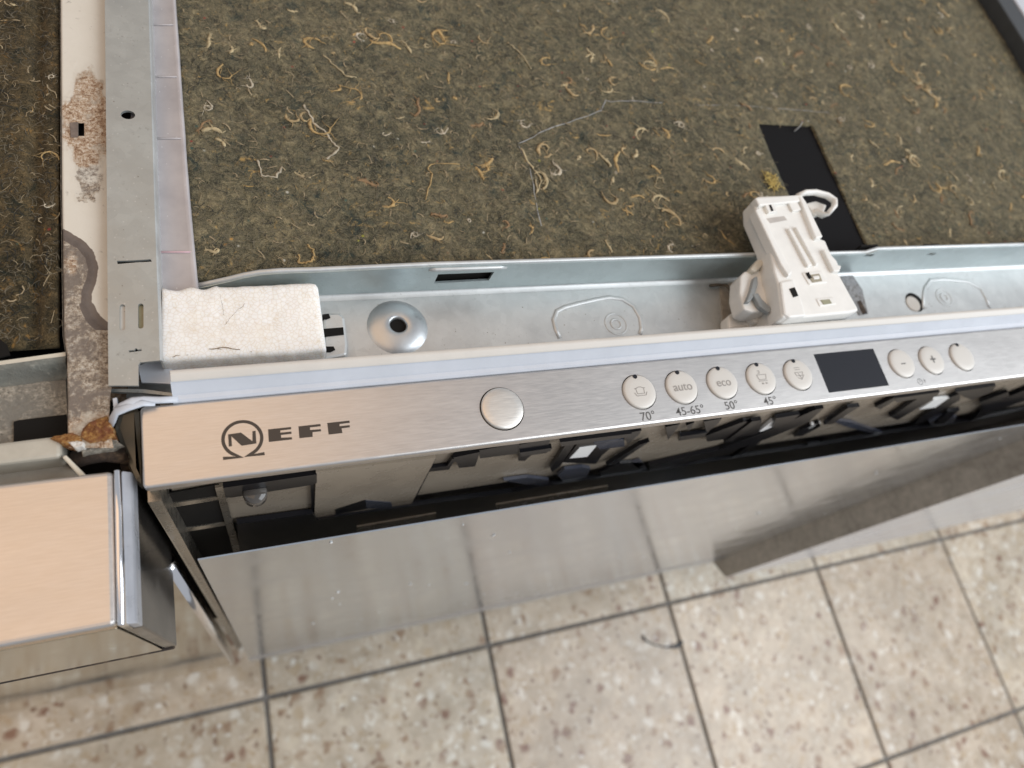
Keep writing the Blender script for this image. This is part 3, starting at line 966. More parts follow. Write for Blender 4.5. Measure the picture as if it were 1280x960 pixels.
# --- outer sheet of the door with its folded edges
SYT, SZT, SYB, SZB = 0.0625, CAMZ - 0.329, 0.0452, CAMZ - 0.84
def sheet_y(z):
    return SYB + (SYT - SYB) * (z - SZB) / (SZT - SZB)
bm = bmesh.new()
prof = [(SYT + 0.0012, SZT - 0.002), (SYT + 0.0006, SZT), (SYT, SZT - 0.0006)]
for k in range(1, 9):
    z = SZT + (SZB + 0.03 - SZT) * k / 8
    prof.append((sheet_y(z), z))
prof += [(sheet_y(SZB + 0.028) - 0.0014, SZB + 0.028), (SYB - 0.0014, SZB + 0.001), (SYB - 0.0008, SZB), (SYB + 0.018, SZB)]
bm, rows = sweep(prof, -0.0250, 0.5655, 2)
for v in rows[0]:
    v.co.x = -0.0256 + 0.0040 * (SZT - v.co.z) / (SZT - SZB)
ds = obj('door_sheet', bm, DOORSTEEL, dw)
# left edge
L = [pz(185, 628, -0.0125), pz(202, 625.5, -0.0125)]
zs = CAMZ - 0.84
lo = [Vector((-0.0330, 0.0585, zs)), Vector((-0.0285, 0.0605, zs))]
bm = bmesh.new()
vs = [bm.verts.new(p) for p in (L[0], L[1], lo[1], lo[0])]
bk = [bm.verts.new(p + Vector((0, 0.022, 0))) for p in (L[0], L[1], lo[1], lo[0])]
for q in ((0, 1, 2, 3), (1, 5 - 4 + 4 - 4, 2, 2)):
    pass
def quad(a, b, c_, d):
    bm.faces.new((a, b, c_, d))
quad(vs[0], vs[1], vs[2], vs[3])
quad(vs[1], bk[1], bk[2], vs[2])
quad(vs[0], vs[3], bk[3], bk[0])
quad(vs[3], vs[2], bk[2], bk[3])
quad(vs[0], bk[0], bk[1], vs[1])
quad(bk[0], bk[3], bk[2], bk[1])
obj('door_edge', bm, EDGE, dw)
# right edge: deep fold
zt, zb = CAMZ - 0.27, CAMZ - 0.822
bm = bmesh.new()
pts8 = []
for z, ya, yb in ((zt, 0.0402, 0.0660), (zb, 0.0212, 0.0500)):
    pts8 += [(0.5655, ya, z), (0.5655, yb, z - (0.022 if z == zb else 0)), (0.5665, yb, z - (0.022 if z == zb else 0)), (0.5665, ya, z)]
v8 = [bm.verts.new(p) for p in pts8]
for q in ((0, 1, 2, 3), (7, 6, 5, 4), (0, 4, 5, 1), (1, 5, 6, 2), (2, 6, 7, 3), (3, 7, 4, 0)):
    bm.faces.new([v8[i] for i in q])
obj('door_edge', bm, FLANGE, dw)
# --- left end of the door: olive inner side behind the panel
obj('door_side', slab([(148, 514), (172, 507), (176, 515), (179, 612), (168, 600), (150, 560), (141, 535)], -0.014, 0.006, 0.002), OLIVE, dw)
obj('door_side', box(XL + 0.0005, XL + 0.0030, PY0 + 0.002, 0.0985, 0.19, ZF - 0.005), OLIVE, dw)

# --- door latch
def lp(pix, zr, t, bv=0.0006, mat=WHITE, name='latch_body', par=None):
    return obj(name, slab(pix, zr, t, bv, 2), mat, par if par is not None else latch)
LT = 0.012
latch = obj('door_latch', slab([(944, 248), (948, 245), (1000, 243), (1008, 252), (1027, 292), (1026, 298), (1032, 300), (1039, 317), (1047, 326), (1050, 334), (1048, 340), (1074, 388), (1062, 391), (990, 398), (978, 396), (972, 352), (968, 340), (962, 305), (945, 266)], LT, 0.0115, 0.0012, 3), WHITE, dw)
lp([(972, 352), (990, 347), (1048, 341), (1075, 388), (1062, 391), (988, 398), (976, 396)], LT - 0.002, 0.031, 0.0015, name='latch_base')
lp([(944, 262), (950, 258), (966, 293), (991, 340), (986, 345), (976, 330)], LT + 0.0022, 0.006, 0.0007, name='latch_rib')
lp([(944, 247), (1002, 243), (1007, 251), (949, 257)], LT + 0.0018, 0.005, 0.0007, name='latch_rib')
lp([(998, 244), (1007, 250), (1029, 296), (1020, 298)], LT + 0.0022, 0.005, 0.0007, name='latch_rib')
lp([(985, 285), (988, 284), (1016, 331), (1010, 333)], LT + 0.0016, 0.003, 0.0005, name='latch_rib')
lp([(994, 283), (997, 283), (1024, 330), (1020, 331)], LT + 0.0016, 0.003, 0.0005, name='latch_rib')
lp([(1029, 312), (1036, 311), (1045, 330), (1052, 332), (1050, 339), (1042, 339)], LT + 0.0020, 0.004, 0.0006, name='latch_rib')
lp([(955, 253), (966, 252), (972, 264), (961, 266)], LT + 0.0016, 0.003, 0.0003, name='latch_boss')
lp([(985, 252), (996, 251), (1002, 262), (991, 264)], LT + 0.0012, 0.003, 0.0003, name='latch_boss')
lp([(961.5, 256), (964, 256), (967, 263), (964.5, 264)], LT + 0.0018, 0.001, 0, HOLE, 'latch_slot')
lp([(975, 352), (992, 348), (1003, 376), (1008, 395), (988, 397), (980, 392)], LT + 0.001, 0.010, 0.0010, name='latch_block')
lp([(987, 361), (993.5, 359), (998, 369.5), (992, 371.5)], LT + 0.0013, 0.001, 0, HOLE, 'latch_slot')
lp([(1003, 341), (1028, 338), (1035, 353), (1012, 356)], LT + 0.0006, 0.003, 0.0005, name='latch_frame')
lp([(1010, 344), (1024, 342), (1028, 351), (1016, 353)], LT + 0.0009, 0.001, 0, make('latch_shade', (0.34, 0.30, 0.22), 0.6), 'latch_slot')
lp([(1008, 341), (1011, 340), (1015, 347), (1012, 348)], LT + 0.0012, 0.001, 0, HOLE, 'latch_slot')
lp([(1016, 345), (1024, 344), (1025, 348), (1018, 349)], LT + 0.0013, 0.001, 0.0003, name='latch_tab')
lp([(1020, 373), (1042, 371), (1046, 380), (1025, 383)], LT + 0.0004, 0.003, 0.0004, name='latch_frame')
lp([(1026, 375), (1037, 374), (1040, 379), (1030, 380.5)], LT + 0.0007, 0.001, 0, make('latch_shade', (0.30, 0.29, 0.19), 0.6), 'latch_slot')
lp([(958, 273), (980, 270), (984, 275), (963, 279)], LT + 0.0001, 0.001, 0, make('latch_smudge', (0.50, 0.46, 0.42), 0.6), 'latch_smudge')
# loop at the back
lpts = [pz(u, v, LT + 0.0005) for u, v in ((997, 245), (1006, 241), (1019, 240.5), (1034, 244.5), (1043, 251), (1043, 258), (1035, 267))]
lpts += [pz(u, v, LT - 0.004) for u, v in ((1028, 269), (1018, 264))]
obj('latch_loop', tube(lpts, 0.0013, 8, 1.6), WHITE, latch, True)
lp([(1007, 254), (1020, 251), (1034, 256), (1031, 264), (1020, 269)], LT - 0.004, 0.004, 0.0008, name='latch_tongue')
# small mechanism at its left
mech = lp([(926, 345), (931, 339), (951, 337), (958, 345), (963, 370), (961, 388), (940, 390), (930, 386), (925, 366)], 0.002, 0.010, 0.0009, name='latch_housing')
lp([(936, 388), (962, 380), (976, 378), (990, 397), (944, 403)], -0.006, 0.012, 0.0009, name='latch_foot')
lp([(938, 336), (947, 324), (953, 324), (956, 328), (950, 336), (944, 340)], 0.005, 0.006, 0.0009, CREAM, 'latch_peg')
lp([(943, 346), (947, 345), (948, 354), (944, 368), (938, 377), (933, 377), (939, 362)], 0.0046, 0.003, 0.0005, GREYLEVER, 'latch_lever')
lp([(941, 367), (948, 366), (953, 374), (966, 386), (962, 391), (950, 383)], 0.0050, 0.003, 0.0005, GREYLEVER, 'latch_lever')
lp([(910, 395), (915, 391), (936, 390), (940, 394), (941, 408), (911, 411)], -0.011, 0.0075, 0.001, name='latch_foot')
obj('latch_wire', tube([pz(u, v, z) for u, v, z in ((887, 357, -0.019), (898, 356, -0.018), (908, 356.5, -0.017), (913, 363, -0.016), (919, 369, -0.015), (932, 371, -0.013))], 0.0008, 8), Mat('dark_wire', (0.10, 0.085, 0.065), 0.4, 0.6).m, latch, True)
obj('latch_plate', slab([(900, 358), (925, 350), (985, 350), (985, 400), (905, 406)], -0.0205, 0.001), make('brown_dust', (0.40, 0.35, 0.29), 0.8, var=0.35, sc=200), latch)
obj('rail_dirt', slab([(1050, 345), (1066, 344), (1078, 362), (1085, 392), (1074, 394)], -0.0211, 0.0003), mat_crust('rail_grime', [(0.35, (0.10, 0.09, 0.08)), (0.5, (0.26, 0.26, 0.26)), (0.7, (0.45, 0.46, 0.47))], 500, 100, (0.30, 0.31, 0.32)), rail)
obj('rail_slot', slab([(1072, 377), (1076, 375), (1084, 391), (1079, 393)], -0.0208, 0.0003), DARKRUST, rail)

# ------------------------------------------------------------------ polystyrene block
p0 = pz(407, 434, -0.002)
sty = root('polystyrene_block', 'cracked off-white polystyrene block wedged in the metal channel beside the rail', 'polystyrene', (0.0, 0.135, ZC))
bm = bmesh.new()
TL, TR, FR, FL = pz(203, 361, -0.002), pz(397, 352.5, -0.002), pz(408, 436, -0.002), pz(200, 450, -0.002)
nu, nv = 60, 30
grid = []
for i in range(nu + 1):
    col = []
    for j in range(nv + 1):
        s, t = i / nu, j / nv
        p = (TL * (1 - s) + TR * s) * (1 - t) + (FL * (1 - s) + FR * s) * t
        # rounded back right corner, wavy back edge
        d = Vector((s, t))
        rc = 0.10
        if s > 1 - rc * 0.5 and t < rc:
            a = (s - (1 - rc * 0.5)) / (rc * 0.5)
            b_ = (rc - t) / rc
            if a * a + b_ * b_ > 1:
                k = 1 / math.sqrt(a * a + b_ * b_)
                s2 = 1 - rc * 0.5 + a * k * rc * 0.5
                t2 = rc - b_ * k * rc
                p = (TL * (1 - s2) + TR * s2) * (1 - t2) + (FL * (1 - s2) + FR * s2) * t2
        z = 0.0
        nn = noise.noise(p * 160) * 0.00035 + noise.noise(p * 500) * 0.0002
        ed = min(t * 0.022, (1 - t) * 0.022, (1 - s) * 0.055)
        z -= max(0, 0.0016 - ed) ** 2 * 380
        if t < 0.2:
            p.y += noise.noise(Vector((p.x * 220, 3.3, 0))) * 0.0010 * (1 - t / 0.2) * (1.5 if s < 0.35 else 0.4)
        col.append(bm.verts.new((p.x, p.y, p.z + z + nn)))
    grid.append(col)
for i in range(nu):
    for j in range(nv):
        bm.faces.new((grid[i][j], grid[i + 1][j], grid[i + 1][j + 1], grid[i][j + 1]))
border = [grid[i][0] for i in range(nu)] + [grid[nu][j] for j in range(nv)] + [grid[i][nv] for i in range(nu, 0, -1)] + [grid[0][j] for j in range(nv, 0, -1)]
prev = border
for k in range(1, 9):
    z = ZF - 0.003 - 0.0180 * k / 8
    row = []
    for v in border:
        q = Vector((v.co.x, v.co.y, z))
        q.y += noise.noise(q * 300) * 0.0006
        row.append(bm.verts.new(q))
    for i in range(len(border)):
        bm.faces.new((prev[i], row[i], row[(i + 1) % len(border)], prev[(i + 1) % len(border)]))
    prev = row
obj('foam_body', bm, STYRO, sty, True)
crk = make('crack_shade', (0.20, 0.14, 0.08), 0.9)
def crack(pix, r, zr=-0.0017):
    q = [pz(u, v, zr) for u, v in pix]
    out = []
    for a, b in zip(q, q[1:]):
        for k in range(4):
            out.append(a.lerp(b, k / 4) + Vector((random.uniform(-1, 1) * 0.00025, random.uniform(-1, 1) * 0.00025, 0)))
    out.append(q[-1])
    obj('crack', tube(out, [r * random.uniform(0.4, 1.2) for _ in out], 5, 0.3), crk, sty)
crack([(216, 446), (230, 443), (248, 442), (258, 437), (270, 436), (285, 438), (300, 437), (315, 440)], 0.00022, -0.0022)
crack([(262, 436), (280, 434), (300, 437)], 0.0002)
crack([(275, 368), (278, 384), (280, 394)], 0.00006)
crack([(306, 380), (294, 390), (287, 399), (281, 406)], 0.00007)


# ------------------------------------------------------------------ insulation mats
def make_mat(name, label, x0, x1, y0, y1, z, hole=None, step=0.0022, seed=0, edge=0.0):
    rt = root(name, label, 'insulation mat', ((x0 + x1) / 2, (y0 + y1) / 2, z - 0.008))
    xs = [x0 + (x1 - x0) * i / int((x1 - x0) / step) for i in range(int((x1 - x0) / step) + 1)]
    ys = [y0 + (y1 - y0) * i / int((y1 - y0) / step) for i in range(int((y1 - y0) / step) + 1)]
    if hole:
        for arr, vals in ((xs, hole[:2]), (ys, hole[2:])):
            for v in vals:
                if arr[0] < v < arr[-1]:
                    k = min(range(len(arr)), key=lambda i: abs(arr[i] - v))
                    arr[k] = v
    bm = bmesh.new()
    g = {}
    def height(x, y):
        p = Vector((x + seed, y, 0.3))
        h = noise.fractal(p * 55, 1.0, 2.0, 4) * 0.0009 + noise.noise(p * 300) * 0.0005
        if edge and x < x1:
            h -= 0.0032 * math.exp(-((x - edge) / 0.0024) ** 2)
        return z + h
    for i, x in enumerate(xs):
        for j, y in enumerate(ys):
            jx = noise.noise(Vector((y * 700, seed, 1))) * 0.0004 if i in (0, len(xs) - 1) else 0
            g[i, j] = bm.verts.new((x + jx, y, height(x, y)))
    for i in range(len(xs) - 1):
        for j in range(len(ys) - 1):
            if hole and hole[0] - 1e-6 <= xs[i] and xs[i + 1] <= hole[1] + 1e-6 and hole[2] - 1e-6 <= ys[j] and ys[j + 1] <= hole[3] + 1e-6:
                continue
            bm.faces.new((g[i, j], g[i + 1, j], g[i + 1, j + 1], g[i, j + 1]))
    be = [e for e in bm.edges if e.is_boundary]
    ret = bmesh.ops.extrude_edge_only(bm, edges=be)
    for v in ret['geom']:
        if isinstance(v, bmesh.types.BMVert):
            v.co.z = z - 0.003
    bm.verts.ensure_lookup_table()
    for v in [v for v in bm.verts if not v.link_faces]:
        bm.verts.remove(v)
    obj('felt_sheet', bm, FELT if seed == 0 else FELT2, rt, True)
    return rt, height


HX0, HX1, HY0, HY1 = 0.2925, 0.3325, 0.1548, 0.2480
MZ = ZF - 0.0095
mat, mh = make_mat('insulation_mat', 'brown felt mat with a black slot, lying on top behind the white latch', -0.0150, 0.5655, 0.1545, 0.60, MZ, (HX0, HX1, HY0, HY1))
obj('slot_dark', box(HX0 - 0.004, HX1 + 0.004, HY0 - 0.0002, HY1 + 0.004, MZ - 0.0045, MZ - 0.0011), Mat('slot_black', (0.006, 0.0055, 0.006), 0.8, 0, 0.15).m, mat)  # black sheet close under the felt, painting the darkness of the hole
mat2, mh2 = make_mat('insulation_mat', 'dark brown felt mat with a groove, left of the stained white strip', -0.30, -0.0590, 0.1290, 0.60, ZF - 0.006, None, 0.0016, 5.0, -0.0665)


def worm(seed, length, r, curl):
    rnd = random.Random(seed)
    a = rnd.uniform(0, 6.28)
    k = rnd.uniform(-curl, curl)
    p = Vector((0, 0, 0))
    pts, n = [], 9
    for i in range(n):
        pts.append(p.copy())
        k += rnd.uniform(-0.45, 0.45)
        k *= 0.92
        a += k
        p = p + Vector((math.cos(a), math.sin(a), rnd.uniform(-0.12, 0.12))) * (length / n)
    c = sum(pts, Vector()) / n
    pts = [q - c for q in pts]
    rr_ = [r * rnd.uniform(0.55, 1.15) * (0.30 + 0.70 * math.sin(math.pi * (0.12 + 0.8 * i / (n - 1)))) for i in range(n)]
    bm = bmesh.new()
    add_tube(bm, pts, rr_, 6, 0.5)
    for k_ in range(rnd.randint(4, 7)):         # frayed hairs leaving the strand
        i = rnd.randint(0, n - 1)
        b = rnd.uniform(0, 6.28)
        hp = [pts[i].copy()]
        for q in range(3):
            b += rnd.uniform(-0.7, 0.7)
            hp.append(hp[-1] + Vector((math.cos(b), math.sin(b), rnd.uniform(-0.1, 0.15))) * length * rnd.uniform(0.05, 0.13))
        add_tube(bm, hp, [r * 0.30, r * 0.24, r * 0.18, r * 0.08], 4)
    return bm


worms = []
for s in range(48):
    rnd = random.Random(900 + s)
    big = s < 18
    ln = rnd.uniform(0.009, 0.019) if big else rnd.uniform(0.004, 0.010)
    worms.append(to_mesh(worm(s, ln, rnd.uniform(0.00060, 0.00105) if big else rnd.uniform(0.00042, 0.00080), 0.55 if big else 0.9), 'wool_thread', FIBRES[(0, 1, 2, 4, 1, 0, 2, 3)[s % 8]], True))
rnd = random.Random(21)
cnt = 0
while cnt < 285:
    x, y = rnd.uniform(-0.012, 0.545), rnd.uniform(0.157, 0.40)
    if HX0 - 0.006 < x < HX1 + 0.006 and y < HY1 + 0.006:
        continue
    u, v = project((x, y, MZ))
    if not (-20 < u < 1300 and -20 < v < 350):
        continue
    t = link('wool_thread', rnd.choice(worms[:18] if rnd.random() < 0.62 else worms[18:]), mat, (x, y, mh(x, y) + 0.0001))
    t.rotation_euler = (rnd.uniform(-0.08, 0.08), rnd.uniform(-0.08, 0.08), rnd.uniform(0, 6.28))
    s = rnd.uniform(0.75, 1.3)
    t.scale = (s, s, s)
    cnt += 1
for k in range(22):
    x, y = rnd.uniform(-0.085, -0.061), rnd.uniform(0.137, 0.34)
    t = link('wool_thread', rnd.choice(worms), mat2, (x, y, mh2(x, y) + 0.0002))
    t.rotation_euler = (rnd.uniform(-0.12, 0.12), rnd.uniform(-0.12, 0.12), rnd.uniform(0, 6.28))
    s = rnd.uniform(0.45, 0.8)
    t.scale = (s, s, s)
# threads picked out one by one in the photograph: the cut line across the mat, a straw tuft, a pale hair over the slot
def on_mat(pix, r, material, name, lift=0.0003):
    pts = []
    q = [pz(u, v, -0.0095) for u, v in pix]
    for a, b in zip(q, q[1:]):
        for k in range(5):
            p = a.lerp(b, k / 5)
            p.x += random.uniform(-1, 1) * 0.0004
            p.y += random.uniform(-1, 1) * 0.0004
            pts.append(p)
    pts.append(q[-1])
    pts = [Vector((p.x, p.y, mh(p.x, p.y) + lift)) for p in pts]
    return obj(name, tube(pts, [r * random.uniform(0.5, 1.15) for _ in pts], 5, 0.5), material, mat, True)
on_mat([(648, 180), (680, 164), (730, 147), (752, 136), (757, 125), (790, 126), (828, 128)], 0.00034, THREAD, 'cut_line', 0.0001)
on_mat([(870, 131), (930, 133), (985, 137), (1035, 141)], 0.00022, THREAD, 'cut_line', 0.0)
on_mat([(648, 182), (660, 205), (668, 240), (677, 282)], 0.00026, THREAD, 'cut_line', 0.0)
on_mat([(651, 186), (660, 204), (672, 218), (676, 228), (671, 242), (669, 226)], 0.00055, FIBRES[2], 'wool_thread')
on_mat([(380, 132), (392, 152), (408, 166), (418, 180), (424, 186), (418, 192), (408, 198)], 0.00062, FIBRES[3], 'wool_thread')
on_mat([(322, 200), (328, 220), (345, 222), (353, 210)], 0.00052, FIBRES[3], 'wool_thread')
on_mat([(374, 320), (374, 328), (383, 330), (392, 325), (391, 313), (384, 307)], 0.00055, FIBRES[0], 'wool_thread')
on_mat([(405, 70), (420, 84), (432, 96), (446, 98)], 0.0005, FIBRES[2], 'wool_thread')
on_mat([(575, 205), (540, 204), (535, 210), (541, 218), (532, 250)], 0.0004, FIBRES[0], 'wool_thread')
on_mat([(733, 60), (741, 68), (738, 78)], 0.0009, FIBRES[2], 'wool_thread')
on_mat([(634, 52), (650, 66), (664, 86)], 0.0005, FIBRES[2], 'wool_thread')
on_mat([(825, 236), (819, 233), (822, 223), (828, 223), (830, 230)], 0.0004, FIBRES[2], 'wool_thread')
obj('wool_thread', tube([pz(u, v, -0.009) for u, v in ((1003, 152), (1000, 158), (993, 164))], 0.0003, 5), THREAD, mat, True)
bm = bmesh.new()
c = pz(964, 227, -0.009)
for k in range(60):
    q = c + Vector((rnd.gauss(0, 0.0022), rnd.gauss(0, 0.0028), 0.0006))
    d = Vector((rnd.uniform(-1, 1), rnd.uniform(-1, 1), rnd.uniform(-0.1, 0.3))) * 0.0022
    add_tube(bm, [q - d, q + Vector((0, 0, 0.0005)), q + d], 0.0003, 4)
obj('straw_tuft', bm, STRAW, mat)
# fuzz on both mats
def fuzz(parent, h, x0, x1, y0, y1, n, clip):
    for gi, mt in enumerate(LINT):
        vs, fs = [], []
        rn = random.Random(50 + gi)
        tries = 0
        nn_ = int(n * (0.8, 0.5, 0.22)[gi])
        while len(fs) < nn_ * 3 and tries < n * 6:
            tries += 1
            x, y = rn.uniform(x0, x1), rn.uniform(y0, y1)
            if clip and HX0 - 0.001 < x < HX1 + 0.001 and y < HY1 + 0.001:
                continue
            z = h(x, y) + 0.0001
            a = rn.uniform(0, 6.28)
            k = rn.uniform(-1.1, 1.1)
            ln = rn.uniform(0.0006, 0.0018)
            w = rn.uniform(0.00005, 0.00012) if gi < 2 or rn.random() < 0.7 else rn.uniform(0.00014, 0.00030)
            p = Vector((x, y, z))
            base = len(vs)
            lift = rn.uniform(0.0, 0.0005)
            for s in range(4):
                t = Vector((math.cos(a), math.sin(a), 0))
                sd = Vector((-t.y, t.x, rn.uniform(-0.3, 0.3))) * w
                vs.append(p + sd)
                vs.append(p - sd)
                a += k
                p = p + t * ln + Vector((0, 0, lift * (1.2 - s)))
            for s in range(3):
                fs.append((base + 2 * s, base + 2 * s + 1, base + 2 * s + 3, base + 2 * s + 2))
        me = bpy.data.meshes.new('lint')
        me.from_pydata([tuple(v) for v in vs], [], fs)
        me.materials.append(mt)
        o_ = link('lint', me, parent)
        o_['kind'] = 'stuff'
fuzz(mat, mh, -0.0145, 0.55, 0.156, 0.42, 16000, True)
fuzz(mat2, mh2, -0.095, -0.0592, 0.131, 0.34, 1100, False)

# dust on the door sheet
bm = bmesh.new()
for k in range(34):
    z = CAMZ - rnd.uniform(0.335, 0.80)
    c = Vector((rnd.uniform(-0.015, 0.55), sheet_y(z) - 0.0001, z))
    r_ = rnd.uniform(0.0004, 0.0012) if k > 3 else rnd.uniform(0.0014, 0.0024)
    pts = []
    for q in range(6):
        a = q * 1.047 + rnd.uniform(-0.3, 0.3)
        rr2 = r_ * rnd.uniform(0.5, 1.1)
        pts.append(c + Vector((rr2 * math.cos(a), 0, 2.2 * rr2 * math.sin(a))))
    add_prism(bm, pts, (0, -0.0003, 0))
o_ = obj('dust', bm, BRIGHTPATCH, ds)
o_['kind'] = 'stuff'

# grit on the channel floor and the side rail
bm = bmesh.new()
for k in range(222):
    if k < 200:
        c = Vector((rnd.uniform(0.035, 0.55), 0.1115 + abs(rnd.gauss(0, 0.016)), ZC))
        if c.y > 0.150:
            continue
    else:
        q = pz(rnd.uniform(140, 184), rnd.uniform(0, 470), 0)
        c = Vector((q.x, q.y, ZF))
    r_ = rnd.uniform(0.00008, 0.00030) * (1 if k < 200 else 0.8)
    pts = []
    for q in range(6):
        a = q * 1.047 + rnd.uniform(-0.3, 0.3)
        pts.append(c + Vector((r_ * rnd.uniform(0.5, 1.2) * math.cos(a), r_ * rnd.uniform(0.5, 1.2) * math.sin(a), 0.0)))
    add_prism(bm, pts, (0, 0, 0.00015))
o_ = obj('grit', bm, make('brown_grit', (0.26, 0.23, 0.19), 0.9), dw)
o_['kind'] = 'stuff'

# ------------------------------------------------------------------ neighbouring appliance at the left
nb = root('dishwasher', 'rusty neighbouring dishwasher with a plain brushed steel panel in a chrome edged corner', 'dishwasher', (-0.2, 0.3, 0.0))
# stained white strip, a fine grid so that its stains follow their own outlines
def seg_d(p, a, b):
    ax, ay = a
    bx, by = b
    px_, py_ = p
    dx, dy = bx - ax, by - ay
    t = max(0, min(1, ((px_ - ax) * dx + (py_ - ay) * dy) / (dx * dx + dy * dy)))
    return math.hypot(px_ - ax - dx * t, py_ - ay - dy * t)
bandl = [(72, 290), (86, 297), (101, 306), (112, 319), (116.5, 335), (114, 352), (108, 366), (108, 381), (114, 395), (123, 405), (137, 416)]
ZS = -0.004
SX0 = [(-120, 74.5), (0, 75), (240, 76.5), (420, 79), (442, 82.5), (500, 83.5), (560, 84)]
SX1 = [(-120, 131), (0, 132), (240, 136), (480, 140), (495, 138), (530, 136), (560, 142)]
def ip(tab, v):
    for a, b in zip(tab, tab[1:]):
        if v <= b[0]:
            return a[1] + (b[1] - a[1]) * (v - a[0]) / (b[0] - a[0])
    return tab[-1][1]
bm = bmesh.new()
lay = bm.verts.layers.float_color.new('stain')
NU, NV = 30, 340
gr = []
for j in range(NV + 1):
    v = -120 + 680 * j / NV
    row = []
    for i in range(NU + 1):
        u = ip(SX0, v) + (ip(SX1, v) - ip(SX0, v)) * i / NU
        p = pz(u, v, ZS)
        if i == 0:
            p.z -= 0.0012
        vert = bm.verts.new(p)
        band = min(seg_d((u, v), a, b) for a, b in zip(bandl, bandl[1:]))
        bw = 6.5 if v < 380 else 9
        mb = max(0, min(1, 0.5 + (bw - band) / 5))
        if v > 412:
            mb = 0
        # inside of the wavy outline
        bu = None
        for a, b in zip(bandl, bandl[1:]):
            if a[1] <= v <= b[1]:
                bu = a[0] + (b[0] - a[0]) * (v - a[1]) / max(1e-6, b[1] - a[1])
        crust = 0.0
        if bu is not None:
            crust = max(0, min(1, 0.5 + (bu - u) / 8))
        elif v > 412:
            crust = 1.0
        nz_ = noise.fractal(Vector((u / 16, v / 16, 1)), 1.0, 2.0, 4)
        d1 = math.hypot((u - 109) / (31 if v > 120 else 25), (v - 152) / (66 if v < 150 else 56)) + 0.26 * nz_
        rust = max(0, min(1, 0.5 + (1 - d1) * 2.5))
        d2 = math.hypot((u - 112) / 24, (v - 222) / 40) + 0.35 * nz_
        crust = max(crust, max(0, min(0.55, (1 - d2) * 1.5)))
        if v > 300 and bu is not None:
            rust = max(rust, max(0, min(0.7, 0.8 - math.hypot((u - 90) / 20, (v - 330) / 45))))
        if v > 505:
            rust = max(rust, min(1, (v - 505) / 25 - (0 if u > 100 else 0.3)))
        vert[lay] = (rust, mb, crust, 1)
        row.append(vert)
    gr.append(row)
for j in range(NV):
    for i in range(NU):
        u = (project(gr[j][i].co)[0] + project(gr[j][i + 1].co)[0]) / 2
        v = -120 + 680 * (j + 0.5) / NV
        if 97.5 < u < 105 and 153 < v < 171:
            continue
        bm.faces.new((gr[j][i], gr[j][i + 1], gr[j + 1][i + 1], gr[j + 1][i]))
strip = obj('white_side_strip', bm, STAINED, nb, True)
obj('square_hole', slab([(92, 148), (110, 148), (110, 176), (92, 176)], ZS - 0.003, 0.001), HOLE, strip)
obj('hole_tab', slab([(87, 153), (97.5, 152), (97.5, 171), (88, 171)], ZS + 0.0004, 0.001, 0.0002), make('rust_tab', (0.22, 0.17, 0.14), 0.7, var=0.3, sc=400), strip)
obj('strip_side', prism([pz(u, v, ZS - 0.0012) for u, v in ((75, -120), (76.5, 240), (79, 420), (82.5, 442))] + [pz(u - 0.6, v, ZS - 0.0012) for u, v in ((82.5, 442), (79, 420), (76.5, 240), (75, -120))], (0, 0, -0.010)), CRUST, strip)
def lump(name, pix, zr, h, mat_, parent, seed):
    base = [pz(u, v, zr) for u, v in pix]
    out = []
    for a, b in zip(base, base[1:] + base[:1]):
        out += [a.lerp(b, k / 8) for k in range(8)]
    c = sum(out, Vector()) / len(out)
    bm = bmesh.new()
    rows = []
    for k in range(10):
        f_ = 1 - k / 10
        row = []
        for q in out:
            p = c.lerp(q, f_)
            w_ = noise.fractal(Vector((p.x * 420 + seed, p.y * 420, 2)), 0.7, 2.0, 4)
            if k == 0:
                p = p + (q - c) * 0.16 * noise.noise(Vector((q.x * 900 + seed, q.y * 900, 0)))
            z = -0.0035 if k == 0 else h * (0.35 + 0.5 * (1 - f_ ** 3)) + h * 0.7 * w_
            row.append(bm.verts.new((p.x, p.y, p.z + z)))
        rows.append(row)
    top_ = bm.verts.new((c.x, c.y, c.z + h))
    n_ = len(out)
    for a, b in zip(rows, rows[1:]):
        for i in range(n_):
            bm.faces.new((a[i], a[(i + 1) % n_], b[(i + 1) % n_], b[i]))
    for i in range(n_):
        bm.faces.new((rows[-1][i], rows[-1][(i + 1) % n_], top_))
    return obj(name, bm, mat_, parent, True)
lump('rust_lump', [(99, 548), (102, 535), (112, 528), (124, 522), (136, 520), (142, 533), (146, 546), (132, 553), (112, 556)], ZS, 0.0012, RUST, strip, 1)
lump('rust_lump', [(60, 548), (78, 543), (92, 541), (103, 545), (104, 556), (92, 560), (76, 555)], ZS + 0.0006, 0.0012, RUST, strip, 4)
lump('rust_edge', [(98, 562), (110, 556), (130, 551), (148, 549), (153, 554), (140, 561), (118, 565), (102, 568)], ZS - 0.002, 0.0008, CRUST, strip, 7)
lump('lime_deposit', [(84, 553), (96, 551), (106, 553), (105, 559), (94, 561)], ZS + 0.0014, 0.0007, SEALCREAM, strip, 9)
